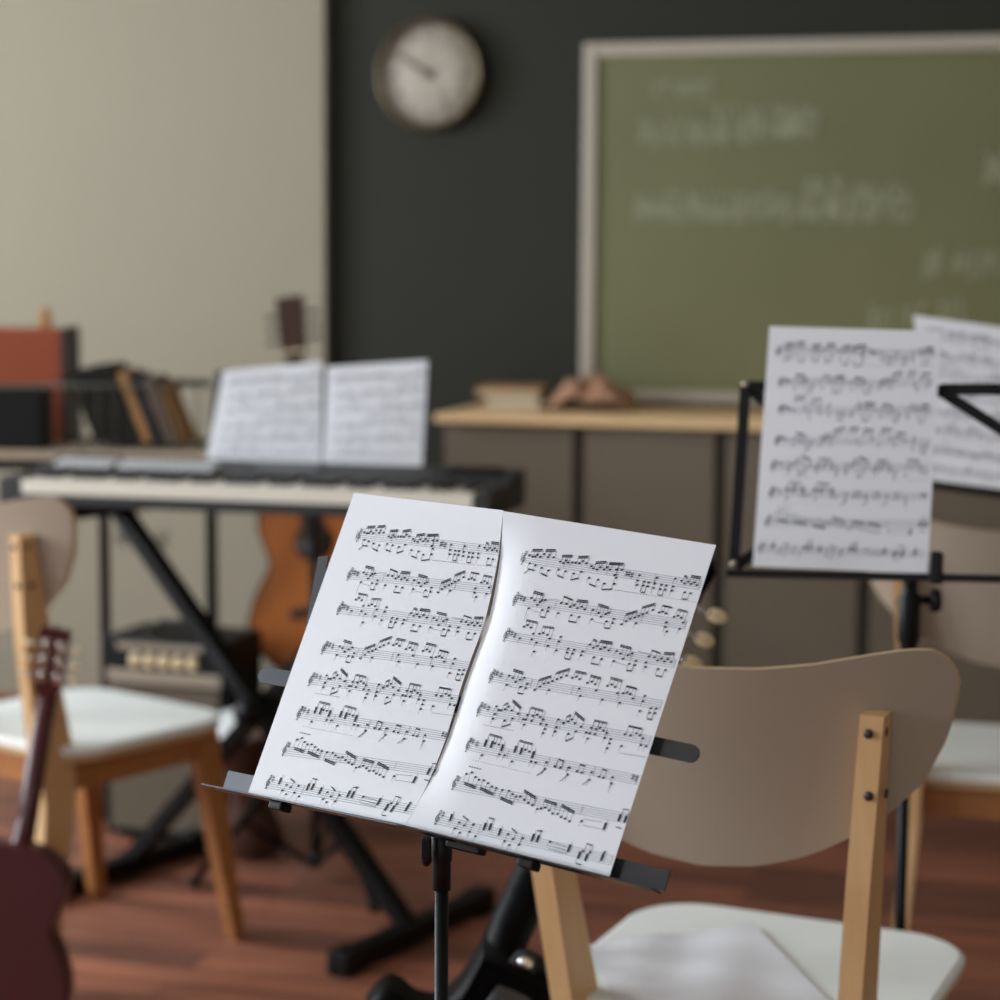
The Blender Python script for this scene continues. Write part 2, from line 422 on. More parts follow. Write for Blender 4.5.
b = MB(); b.box((-0.092, -0.104, 0), (0.088, 0.104, 0.003)); b.box((-0.092, -0.104, 0.018), (0.088, 0.104, 0.022)); b.box((-0.092, -0.104, 0), (-0.089, 0.104, 0.022)); b.build('cover', 'tan', t)
t = room_thing('folded_cloth', 'crumpled terracotta brown cloth lying on the worktop in front of the chalkboard', 'cloth', (0.306, -0.185, 0.9362))
b = MB(); nx, ny = 34, 22; vs = []; rr_ = random.Random(5)
for j in range(ny):
    for i in range(nx):
        x = -0.125 + 0.25 * i / (nx - 1); y = -0.085 + 0.17 * j / (ny - 1)
        e = max(0.0, 1 - (abs(x) / 0.127) ** 4) * max(0.0, 1 - (abs(y) / 0.088) ** 4)
        hgt = (0.060 + 0.022 * math.sin(22 * x + 1.1) * math.cos(9 * y) + 0.012 * math.sin(60 * x + 30 * y) + 0.008 * math.sin(95 * x - 70 * y) + (0.014 if abs(x + 0.04) < 0.03 else 0)) * e ** 0.45
        vs.append((x, y, max(hgt, 0.0)))
b.add(vs, [(j * nx + i, j * nx + i + 1, (j + 1) * nx + i + 1, (j + 1) * nx + i) for j in range(ny - 1) for i in range(nx - 1)], smooth=True)
b.add([(-0.125, -0.085, 0.0), (0.125, -0.085, 0), (0.125, 0.085, 0), (-0.125, 0.085, 0)], [(3, 2, 1, 0)])
b.build('cloth', 'terracotta', t)

# dark lettering low on the beige wall, seen under the keyboard
lt = room_thing('wall_lettering', 'row of small dark letters low on the beige wall behind the keyboard stand', 'lettering', (-1.10, -0.0505, 0.50))
b = MB(); rnd = random.Random(11); x = -0.085
for k in range(7):
    hh = rnd.uniform(0.035, 0.045)
    b.tube([(x, -0.001, -hh / 2), (x, -0.001, hh / 2)], 1, flat=(0.006, 0.002, (0, 1, 0)))
    for q in rnd.sample([-0.5, 0.0, 0.5], 2): b.tube([(x, -0.001, q * hh), (x + 0.014, -0.001, q * hh)], 1, flat=(0.005, 0.002, (0, 1, 0)))
    if rnd.random() < 0.5: b.tube([(x + 0.014, -0.001, -hh / 2), (x + 0.014, -0.001, hh / 2)], 1, flat=(0.005, 0.002, (0, 1, 0)))
    x += 0.026
b.build('letters', 'letter', lt)

# ------------------------------------------------------------------ table behind the keyboard and what stands on it
TZ = 0.893
tb = thing('side_table', 'low table with pale top and black metal legs behind the keyboard', 'table', (-1.17, 5.0, 0), 0.0)
b = MB(); b.box((-0.50, -0.16, TZ - 0.022), (0.50, 0.30, TZ), bevel=0.003); b.build('tabletop', 'table_top', tb)
for (x, y) in ((0.236, -0.12), (0.488, -0.12), (-0.48, -0.12), (-0.48, 0.10), (0.458, 0.12)):
    b = MB(); b.box((x - 0.011, y - 0.011, 0), (x + 0.011, y + 0.011, TZ - 0.022)); b.build('leg', 'black_metal', tb)
b = MB(); b.box((0.221, -0.129, 0.50), (0.491, -0.111, 0.52)) if False else b.box((-0.48, -0.128, TZ - 0.05), (0.48, -0.112, TZ - 0.022)); b.build('rail', 'black_metal', tb)

t = thing('loudspeaker', 'small black loudspeaker box at the left end of the side table', 'speaker', (-1.19, 4.93, TZ), 0.0)
b = MB(); b.box((-0.13, -0.09, 0), (0.13, 0.0, 0.145), bevel=0.006); b.build('cabinet', 'black_plastic', t)
b = MB(); b.box((-0.118, -0.096, 0.012), (0.118, -0.0905, 0.132)); b.build('grille', 'black_plastic', t)
b = MB(); b.box((-0.13, -0.09, 0.1452), (0.13, 0.0, 0.149)); b.build('top_plate', 'wire', t)
t = thing('red_case', 'upright orange red box with dark edge behind the loudspeaker', 'box', (-1.165, 5.13, TZ), 0.0)
b = MB(); b.box((-0.13, -0.08, 0.0), (0.10, 0.08, 0.275), bevel=0.006); b.build('shell', 'red_box', t)
b = MB(); b.box((0.1005, -0.084, 0.0), (0.114, 0.084, 0.280), bevel=0.004); b.build('edge_trim', 'rosewood', t)
t = thing('wooden_block', 'tiny upright wooden block on top of the orange red box', 'block', (-1.12, 5.13, TZ + 0.276), 0.0)
b = MB(); b.box((-0.014, -0.014, 0), (0.014, 0.014, 0.034), bevel=0.003); b.ball((0, 0, 0.04), 0.012); b.build('block', 'tan', t)
# leaning books in a wire rack
def leaning_book(xb, th, h, dpt, cover, label, lean=-20.5, yb=4.985):
    t = thing('book', label, 'book', (xb, yb, TZ + 0.010), 0.0, None)
    t.rotation_euler = (0, R(lean), 0)
    b = MB(); b.box((0.003, -dpt / 2, 0.002), (th - 0.003, dpt / 2 - 0.004, h - 0.004)); b.build('page_block', 'pages', t)
    b = MB(); b.box((0, -dpt / 2 - 0.003, 0), (0.003, dpt / 2, h)); b.box((th - 0.003, -dpt / 2 - 0.003, 0), (th, dpt / 2, h)); b.box((0, -dpt / 2 - 0.003, 0), (th, -dpt / 2, h))
    b.build('cover', cover, t)
for k_, (hh_, w_) in enumerate(((0.180, 'leftmost'), (0.186, 'second'), (0.190, 'third'), (0.192, 'fourth'))):
    leaning_book(-0.952 + 0.0268 * k_, 0.025, hh_, 0.20, 'book_dark', 'very dark book leaning in the wire rack, %s from the left' % w_)
leaning_book(-0.842, 0.026, 0.178, 0.19, 'tan', 'tan spined book leaning next to the thick dark one')
leaning_book(-0.812, 0.018, 0.172, 0.19, 'book_blue', 'thin dark blue grey book between the tan and the brown grey one')
leaning_book(-0.789, 0.032, 0.160, 0.19, 'book_grey', 'brown grey book leaning in the middle right of the wire rack')
leaning_book(-0.752, 0.012, 0.150, 0.19, 'tan', 'slim tan book, last on the right in the wire rack')
t = thing('wire_rack', 'grey wire book rack on the pale side table', 'rack', (-0.88, 4.99, TZ), 0.0)
b = MB()
for y in (-0.118, 0.118):
    b.tube([(-0.18, y, 0.004), (0.17, y, 0.004)], 0.0025, 6); b.tube([(-0.18, y, 0.004), (-0.18, y, 0.15), (0.17, y, 0.15), (0.17, y, 0.004)], 0.0025, 6)
    for k in range(1, 9): b.tube([(-0.18 + 0.35 * k / 9, y, 0.004), (-0.18 + 0.35 * k / 9, y, 0.15)], 0.0012, 5)
for x in (-0.18, 0.17):
    b.tube([(x, -0.118, 0.004), (x, 0.118, 0.004)], 0.0025, 6); b.tube([(x, -0.118, 0.15), (x, 0.118, 0.15)], 0.0025, 6)
    for k in range(1, 5): b.tube([(x, -0.118, 0.03 * k), (x, 0.118, 0.03 * k)], 0.0012, 5)
for k in range(8): b.tube([(-0.16 + 0.045 * k, -0.118, 0.004), (-0.16 + 0.045 * k, 0.118, 0.004)], 0.0018, 5)
b.build('frame', 'wire', t)
b = MB(); b.box((0.05, 0.105, 0.135), (0.168, 0.112, 0.155)); b.build('label_bar', 'wire', t)

# amplifier
t = thing('guitar_amplifier', 'small black guitar amplifier with silver control panel under the keyboard', 'amplifier', (-0.733, 4.765, 0), R(-18)); t.scale = (0.97, 0.8, 1.09)
t.name = 'guitar_amplifier'
b = MB(); b.box((-0.16, -0.12, 0.012), (0.16, 0.13, 0.44), bevel=0.012); b.build('cabinet', 'black_plastic', t)
b = MB(); b.box((-0.142, -0.126, 0.03), (0.142, -0.1205, 0.335)); b.build('grille', 'grille', t)
b = MB(); b.box((-0.148, -0.1275, 0.342), (0.148, -0.1205, 0.370), bevel=0.002); b.box((-0.12, -0.1275, 0.414), (0.10, -0.1205, 0.428)); pn = b.build('control_panel', 'silver_panel', t)
for k in range(5):
    b = MB(); m_ = Matrix.Translation((-0.072 + 0.037 * k, -0.121, 0.392)) @ FRONT
    b.lathe([(0.0155, 0), (0.0155, 0.008), (0.013, 0.014), (0.006, 0.0145), (0, 0.0145)], 20, m_); b.build('knob', 'peg_cream', t)  # cream and oversized: blurred highlights on the knobs put into colour and size
b = MB(); b.tube([(-0.07, 0, 0.44), (-0.06, 0, 0.458), (0.06, 0, 0.458), (0.07, 0, 0.44)], 0.008, 8); b.build('handle', 'black_plastic', t)

# ------------------------------------------------------------------ guitars
def guitar(name, label, cat, basis, top, side, head, peg, scale=1.0, strap=False, group=None, head_metal='chrome'):
    """local: z up along the neck, front (strings) to -y, origin at the tail"""
    t = thing(name, label, cat)
    m_ = basis.copy(); t.matrix_world = m_ @ Matrix.Scale(scale, 4)
    half = [(0.0, 0.0), (0.075, 0.006), (0.14, 0.035), (0.182, 0.10), (0.185, 0.15), (0.160, 0.215), (0.128, 0.265), (0.120, 0.295), (0.132, 0.345), (0.140, 0.39), (0.125, 0.435), (0.075, 0.468), (0.03, 0.475)]
    hh = catmull(half, 5)
    def outline(o):
        r_ = [(max(x - o, 0.001), o + z * (0.475 - 2 * o) / 0.475) for x, z in hh]
        return r_ + [(-x, z) for x, z in reversed(r_)]
    if strap:
        cut = catmull([(0.0, 0.0), (0.075, 0.006), (0.14, 0.035), (0.182, 0.10), (0.185, 0.15), (0.160, 0.215), (0.128, 0.265), (0.122, 0.30), (0.128, 0.34), (0.118, 0.372), (0.098, 0.378), (0.075, 0.372), (0.048, 0.382), (0.032, 0.42), (0.028, 0.475)], 5)
        def outline(o):
            return [(max(x - o, 0.001), o + z * (0.475 - 2 * o) / 0.475) for x, z in cut] + [(-max(x - o, 0.001), o + z * (0.475 - 2 * o) / 0.475) for x, z in reversed(hh)]
    b = MB(); b.prism(outline(0.0), -0.048, 0.052, smooth=True); body = b.build('body', side, t)
    b = MB(); b.prism(outline(0.007), -0.0505, -0.0482); sb = b.build('soundboard', top, t)
    b = MB(); b.prism(outline(0.007), 0.0522, 0.0545); b.build('back_plate', top if not strap else side, t)
    b = MB(); b.lathe([(0.05, 0.0), (0.05, 0.0012), (0, 0.0012)], 32, Matrix.Translation((0, -0.0505, 0.325)) @ FRONT); b.build('soundhole_shade', 'rosewood', sb)  # dark disc painted for the shade inside the hole, soundboard left uncut
    b = MB(); b.box((-0.08, -0.060, 0.135), (0.08, -0.0506, 0.160), bevel=0.003); b.build('bridge', 'rosewood', t)
    # neck
    b = MB(); nw0, nw1 = 0.028, 0.0225
    sec = [(-1, 0), (-0.85, 0.55), (-0.4, 0.95), (0, 1.0), (0.4, 0.95), (0.85, 0.55), (1, 0)]
    vs = []; zs = [(0.43, nw0, 0.075), (0.475, nw0, 0.06), (0.50, nw0, 0.030), (0.54, nw0 * 0.98, 0.022), (0.84, nw1, 0.019)]
    for z, wv, dv in zs:
        for sx, sy in sec: vs.append((sx * wv, -0.052 + sy * dv + 0.002, z))
    k_ = len(sec); fs = [(i * k_ + j, i * k_ + j + 1, (i + 1) * k_ + j + 1, (i + 1) * k_ + j) for i in range(len(zs) - 1) for j in range(k_ - 1)]
    fs += [tuple(range(k_)), tuple((len(zs) - 1) * k_ + j for j in range(k_))[::-1]] + [(i * k_, (i + 1) * k_, (i + 1) * k_ + k_ - 1, i * k_ + k_ - 1) for i in range(len(zs) - 1)]
    b.add(vs, fs, smooth=True); b.build('neck', side if strap else head, t)
    b = MB(); b.prism([(-0.028, 0.345), (0.028, 0.345), (0.0225, 0.84), (-0.0225, 0.84)], -0.0575, -0.0507)
    fb = b.build('fretboard', 'rosewood', t)
    b = MB()
    for k in range(1, 17):
        z = 0.84 - 0.64 * (1 - 2 ** (-k / 12)); b.box((-0.024, -0.0583, z - 0.0006), (0.024, -0.0576, z + 0.0006))
    b.build('frets', 'string', fb)
    # headstock, leaning back
    hs = Matrix.Translation((0, -0.05, 0.84)) @ Matrix.Rotation(R(-13), 4, 'X')
    b = MB(hs); b.prism([(-0.024, -0.003), (-0.034, 0.03), (-0.037, 0.17), (-0.028, 0.180), (-0.012, 0.172), (0, 0.184), (0.012, 0.172), (0.028, 0.180), (0.037, 0.17), (0.034, 0.03), (0.024, -0.003)], -0.007, 0.011)
    hd = b.build('headstock', head, t)
    b = MB(hs); b.box((-0.024, -0.013, -0.006), (0.024, -0.0072, 0.0)); b.build('nut', 'peg_cream', t)
    for sx in (-1, 1):
        for k in range(3):
            z = 0.055 + (0.034 if strap else 0.040) * k
            b = MB(hs); b.box((sx * 0.020 - 0.011, 0.0112, z - 0.016), (sx * 0.020 + 0.011, 0.0150, z + 0.016), bevel=0.001)
            b.tube([(sx * 0.020, 0.0, z), (sx * 0.020, -0.02, z)], 0.0035, 8)
            b.lathe([(0.007, 0), (0.007, 0.006), (0.003, 0.008), (0.0, 0.008)], 12, hs @ Matrix.Identity(4) if False else Matrix.Translation((sx * 0.016, 0.015, z + 0.004)) @ Matrix.Rotation(-PI / 2, 4, 'X'))
            b.tube([(sx * 0.020, 0.019, z), (sx * 0.050, 0.019, z)], [0.0032, 0.0028], 8)
            b.tube([(sx * 0.046, 0.019, z), (sx * 0.051, 0.019, z)], [0.0055, 0.0045], 10)
            g_ = b.build('tuning_machine', head_metal, t)
            b = MB(hs); b.ball((sx * 0.0600, 0.019, z), (0.0125, 0.0045, 0.0085) if not strap else (0.0135, 0.005, 0.0095), 18); b.build('tuning_knob', peg, g_)
    b = MB()
    for k in range(6):
        x = -0.019 + 0.0076 * k; b.tube([(x * 1.35, -0.0605, 0.15), (x * 0.95, -0.0595, 0.842)], 0.0006, 4)
    b.build('strings', 'string', t)
    if strap:
        b = MB(); b.lathe([(0.005, 0), (0.005, 0.008), (0.0095, 0.011), (0.0095, 0.016), (0.006, 0.019), (0, 0.0195)], 20, Matrix.Translation((strap[0], strap[2], strap[1])) @ Matrix.Rotation(-PI / 2, 4, 'X')); b.build('strap_button', 'chrome', t)
    return t

# amber guitar on a floor stand behind the keyboard, head up and left
def basis_from(zdir, ydir, loc):
    z = Vector(zdir).normalized(); y = Vector(ydir); y = (y - z * y.dot(z)).normalized(); x = y.cross(z)
    m_ = Matrix((x, y, z)).transposed().to_4x4(); m_.translation = loc; return m_
GL = Vector((-0.402, 4.90, 0.360))
g1 = guitar('acoustic_guitar', 'amber acoustic guitar with dark headstock standing behind the keyboard', 'guitar',
            basis_from((-0.135, 0.40, 0.90), (0.0, 1, 0), GL), 'guitar_top', 'guitar_side', 'guitar_head', 'rosewood', 0.96, head_metal='rosewood')
t = thing('guitar_stand', 'black tubular floor stand cradling the amber guitar', 'stand', (-0.415, 4.95, 0), 0.0)
b = MB()
for s in (-1, 1): b.tube([(s * 0.09, -0.14, 0.365), (s * 0.09, -0.13, 0.325), (s * 0.09, 0.0, 0.352), (s * 0.05, 0.07, 0.34), (0, 0.09, 0.33)], 0.009, 8)
b.build('cradle', 'black_metal', t)
b = MB(); b.tube([(0, 0.09, 0.22), (0, 0.095, 0.36), (0, 0.22, 0.60)], 0.012, 10); b.build('post', 'black_metal', t)
for a in (200, 320, 90):
    b = MB(); b.tube([(0, 0.09, 0.25), (0.24 * math.cos(R(a)), 0.09 + 0.24 * math.sin(R(a)), 0.012)], 0.010, 8); b.build('leg', 'black_metal', t)

# small drum beside the amplifier
t = thing('hand_drum', 'small brown hand drum with a tilted white skin behind the black keyboard stand', 'drum', (-0.545, 4.60, 0), 0.0)
dm = Matrix.Scale(1.2, 4) @ Matrix.Rotation(R(-6), 4, 'Y') @ Matrix.Rotation(R(8), 4, 'X')
b = MB(dm); b.lathe([(0.05, 0.012), (0.058, 0.02), (0.045, 0.08), (0.034, 0.13), (0.045, 0.17), (0.062, 0.215), (0.066, 0.262), (0.060, 0.268)], 28); b.build('shell', 'drum_shell', t)
b = MB(dm); b.lathe([(0.068, 0.250), (0.0685, 0.266), (0.058, 0.274), (0, 0.277)], 28); b.build('skin', 'drum_skin', t)

# ------------------------------------------------------------------ electronic keyboard and its stand
KC = Vector((-0.50, 4.22, 0)); KPSI = R(-14)
kb = thing('electronic_keyboard', 'long black electronic keyboard with cream keys on an X shaped stand', 'keyboard', (KC.x, KC.y, 0.842), KPSI)
KX0, KX1 = -0.49, 0.532
b = MB()
b.box((KX0, -0.155, 0), (KX1, 0.145, 0.022), bevel=0.004)                    # base tray
prof = [(-0.015, 0.02), (0.145, 0.02), (0.145, 0.066), (0.12, 0.077), (-0.005, 0.060), (-0.015, 0.052)]
n0 = len(prof)
vs = [(KX0, y, z) for y, z in prof] + [(KX1, y, z) for y, z in prof]
b.add(vs, [tuple(range(n0)), tuple(range(2 * n0 - 1, n0 - 1, -1))] + [(k, (k + 1) % n0, n0 + (k + 1) % n0, n0 + k) for k in range(n0)])
for xa, xb in ((KX0, KX0 + 0.045), (KX1 - 0.030, KX1)):
    pr = [(-0.155, 0.0), (-0.012, 0.0), (-0.012, 0.056), (-0.145, 0.056), (-0.155, 0.048)]
    vs = [(xa, y, z) for y, z in pr] + [(xb, y, z) for y, z in pr]
    b.add(vs, [(0, 1, 2, 3, 4), (9, 8, 7, 6, 5)] + [(k, (k + 1) % 5, 5 + (k + 1) % 5, 5 + k) for k in range(5)])
b.build('case', 'dark_plastic', kb)
kx0, kx1 = KX0 + 0.048, KX1 - 0.033; NK = 40; kw = (kx1 - kx0) / NK
for i in range(NK):
    b = MB(); b.box((kx0 + i * kw + 0.0006, -0.154, 0.0235), (kx0 + (i + 1) * kw - 0.0006, -0.016, 0.051), bevel=0.0012); b.build('white_key', 'ivory', kb)
for i in range(NK - 1):
    if i % 7 in (2, 6): continue
    xc = kx0 + (i + 1) * kw
    b = MB(); b.box((xc - 0.0062, -0.105, 0.045), (xc + 0.0062, -0.016, 0.062), bevel=0.002); b.build('black_key', 'key_black', kb)
for i in range(16):
    xc = KX0 + 0.05 + i * 0.0215 + (0.012 if i > 5 else 0)
    zz = 0.0625 + 0.0
    b = MB(Matrix.Translation((xc, 0.034, 0.0655)) @ Matrix.Rotation(R(7.7), 4, 'X')); b.box((-0.008, -0.026, 0), (0.008, 0.026, 0.009), bevel=0.0015); b.build('button', 'button_grey', kb)
b = MB(Matrix.Translation((0.05, 0.055, 0.0675)) @ Matrix.Rotation(R(7.7), 4, 'X')); b.box((-0.07, -0.025, 0), (0.07, 0.025, 0.003)); b.build('display', 'black_sheen', kb)
for xa in (KX0 + 0.03, KX1 - 0.15):
    b = MB(Matrix.Translation((xa + 0.06, 0.085, 0.0725)) @ Matrix.Rotation(R(7.7), 4, 'X')); b.box((-0.055, -0.03, 0), (0.055, 0.03, 0.003)); b.build('speaker_grille', 'black_plastic', kb)
t = thing('keyboard_stand', 'black double braced X shaped keyboard stand on the plank floor', 'stand', (-0.487, 4.205, 0), R(-33))
HZ = 0.36; HT = 0.812
for s, off in ((1, -0.022), (-1, 0.022)):
    b = MB()
    b.tube([(-s * HZ * 1.02, off, HT), (s * HZ * 1.08, off, 0.035)], 1, flat=(0.028, 0.040, (0, 1, 0)))
    b.build('cross_tube', 'black_metal', t)
for s in (-1, 1):
    b = MB(); b.box((s * HZ * 1.08 - 0.022, -0.225, 0.006), (s * HZ * 1.08 + 0.022, 0.225, 0.046), bevel=0.006); ft = b.build('foot_bar', 'black_metal', t)
    for y in (-0.225, 0.225):
        b = MB(); b.box((s * HZ * 1.08 - 0.026, y - 0.03, 0.0), (s * HZ * 1.08 + 0.026, y + 0.03, 0.050), bevel=0.008); b.build('rubber_cap', 'black_plastic', ft)
    b = MB(); b.box((s * HZ * 1.02 - 0.018, -0.17, HT - 0.01), (s * HZ * 1.02 + 0.018, 0.17, HT + 0.028), bevel=0.005); b.build('support_arm', 'black_metal', t)
b = MB(); b.lathe([(0.03, -0.045), (0.03, 0.045), (0.022, 0.055), (0.022, 0.065)], 20, Matrix.Translation((0, 0, 0.42)) @ FRONT); b.build('pivot_disc', 'black_plastic', t)

# ------------------------------------------------------------------ chairs
BK_S = 0.283
def zbot(s):
    pts = [(0, 0.652), (0.07, 0.659), (0.13, 0.678), (0.20, 0.717), (0.25, 0.768), (0.275, 0.82), (0.286, 0.860), (0.290, 0.886)]
    s = min(abs(s) * 0.290 / BK_S, 0.290)
    for (a, p), (b_, q) in zip(pts, pts[1:]):
        if s <= b_ + 1e-9: return p + (q - p) * (s - a) / (b_ - a)
    return pts[-1][1]
def ztop(s):
    pts = [(0, 0.892), (0.08, 0.896), (0.14, 0.904), (0.20, 0.917), (0.24, 0.924), (0.265, 0.9235), (0.277, 0.916), (0.286, 0.902), (0.290, 0.886)]
    s = min(abs(s) * 0.290 / BK_S, 0.290)
    for (a, p), (b_, q) in zip(pts, pts[1:]):
        if s <= b_ + 1e-9: return p + (q - p) * (s - a) / (b_ - a)
    return pts[-1][1]
def back_y(s, z): return -0.215 - (z - 0.46) * 0.27 + 0.075 * (s / BK_S) ** 2
def rounded_rect(hx, hy, r, n=7, px=2.6):
    out = []
    for cx, cy, a0 in ((hx - r, hy - r, 0), (-hx + r, hy - r, 90), (-hx + r, -hy + r, 180), (hx - r, -hy + r, 270)):
        for k in range(n + 1):
            a = R(a0 + 90 * k / n); out.append((cx + r * math.cos(a), cy + r * math.sin(a)))
    return out
def slab(b, outline, z0, z1, rd=0.006):
    n = len(outline)
    rings = []
    def shr(o, d): 
        return [(x * (1 - d / 0.2), y * (1 - d / 0.2)) for x, y in o]
    for o, z in ((shr(outline, rd), z0), (outline, z0 + rd * 0.6), (outline, z1 - rd * 0.6), (shr(outline, rd), z1)): rings.append([(x, y, z) for x, y in o])
    vs = [v for r_ in rings for v in r_]
    fs = [(i * n + k, i * n + (k + 1) % n, (i + 1) * n + (k + 1) % n, (i + 1) * n + k) for i in range(3) for k in range(n)]
    fs += [tuple(range(n))[::-1], tuple(3 * n + k for k in range(n))]
    b.add(vs, fs)
def make_chair(label, loc, psi):
    t = thing('chair', label, 'chair', loc, -R(psi), 'wooden chairs with cream curved backrests')
    b = MB(); NX, NZ = 44, 8; th = 0.011
    ss = [BK_S * math.sin(PI / 2 * (-1 + 2 * i / NX)) for i in range(NX + 1)]
    fr = []; bk = []
    for s in ss:
        for j in range(NZ + 1):
            z = zbot(s) + (ztop(s) - zbot(s)) * j / NZ
            fr.append((s, back_y(s, z) + th / 2, z)); bk.append((s, back_y(s, z) - th / 2, z))
    w_ = NZ + 1; q = [(i * w_ + j, i * w_ + j + 1, (i + 1) * w_ + j + 1, (i + 1) * w_ + j) for i in range(NX) for j in range(NZ)]
    b.mi = 0; b.add(fr, q, True); b.add(bk, q, True)
    b.mi = 1; k0 = len(fr); al = fr + bk; e = []
    for i in range(NX):
        e.append((i * w_, (i + 1) * w_, k0 + (i + 1) * w_, k0 + i * w_)); e.append((i * w_ + NZ, (i + 1) * w_ + NZ, k0 + (i + 1) * w_ + NZ, k0 + i * w_ + NZ))
    b.add(al, e)
    bo = b.build('backrest', ['ply_white', 'ply_edge'], t, merge=False)
    for sx in (-1, 1):
        b = MB()
        st = []
        for z, xc, wd, dp in ((0.855, 0.204, 0.026, 0.034), (0.66, 0.189, 0.027, 0.062), (0.45, 0.171, 0.027, 0.082), (0.36, 0.173, 0.027, 0.072), (0.0, 0.200, 0.026, 0.034)):
            s_ = xc
            if z > 0.5: yc = back_y(s_, z) - th / 2 - dp / 2 - 0.0005
            elif z > 0.3: yc = -0.212 - (z - 0.45) * 0.1 - 0.012
            else: yc = -0.275
            st.append([(sx * xc - wd / 2, yc - dp / 2, z), (sx * xc + wd / 2, yc - dp / 2, z), (sx * xc + wd / 2, yc + dp / 2, z), (sx * xc - wd / 2, yc + dp / 2, z)])
        vs = [v for r_ in st for v in r_]
        fs = [(i * 4 + k, i * 4 + (k + 1) % 4, (i + 1) * 4 + (k + 1) % 4, (i + 1) * 4 + k) for i in range(4) for k in range(4)] + [(0, 1, 2, 3), (16, 17, 18, 19)]
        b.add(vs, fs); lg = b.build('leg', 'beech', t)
        b = MB()
        for z in (0.835, 0.765):
            yy = back_y(0.19, z) - th / 2 - (0.034 if z > 0.8 else 0.045) - 0.001
            b.lathe([(0.0055, 0), (0.005, 0.002), (0.0, 0.0025)], 12, Matrix.Translation((sx * 0.201, yy, z)) @ FRONT)
            b.lathe([(0.0055, 0), (0.005, 0.002), (0.0, 0.0025)], 12, Matrix.Translation((sx * 0.201 + 0.0135, yy + 0.02, z)) @ Matrix.Rotation(PI / 2, 4, 'Y'))
        b.build('screws', 'rosewood', lg)
        b = MB(); st = []
        for z, xc, yc, wd, dp in ((0.425, 0.178, 0.142, 0.034, 0.054), (0.36, 0.181, 0.149, 0.034, 0.052), (0.0, 0.208, 0.200, 0.026, 0.030)):
            st += [(sx * xc - wd / 2, yc - dp / 2, z), (sx * xc + wd / 2, yc - dp / 2, z), (sx * xc + wd / 2, yc + dp / 2, z), (sx * xc - wd / 2, yc + dp / 2, z)]
        b.add(st, [(i * 4 + k, i * 4 + (k + 1) % 4, (i + 1) * 4 + (k + 1) % 4, (i + 1) * 4 + k) for i in range(2) for k in range(4)] + [(0, 1, 2, 3), (8, 9, 10, 11)])
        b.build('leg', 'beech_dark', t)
    b = MB()
    b.box((-0.155, 0.142, 0.372), (0.155, 0.164, 0.427)); b.box((-0.172, -0.205, 0.372), (0.172, -0.183, 0.427))
    for sx in (-1, 1): b.box((sx * 0.178 - 0.011, -0.18, 0.372), (sx * 0.178 + 0.011, 0.118, 0.427))
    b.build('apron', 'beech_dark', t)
    b = MB(); slab(b, [(x, y - 0.015) for x, y in rounded_rect(0.222, 0.207, 0.085)], 0.4275, 0.439, 0.003); b.build('seat_base', 'ply_edge', t)
    b = MB(); slab(b, [(x, y - 0.015) for x, y in rounded_rect(0.226, 0.211, 0.088)], 0.4392, 0.456, 0.006); b.build('seat', 'seat_white', t)
    return t
ch1 = make_chair('wooden chair with cream curved backrest behind the foreground music stand, paper on its seat', (0.343, 2.560, 0), 24)
copy_thing(ch1, (-0.805, 3.98, 0), -R(38.5), 'wooden chair with white seat at the left, in front of the electronic keyboard')
copy_thing(ch1, (0.95, 3.75, 0), -R(14), 'wooden chair with cream backrest at the right, behind the stand with the single sheet')

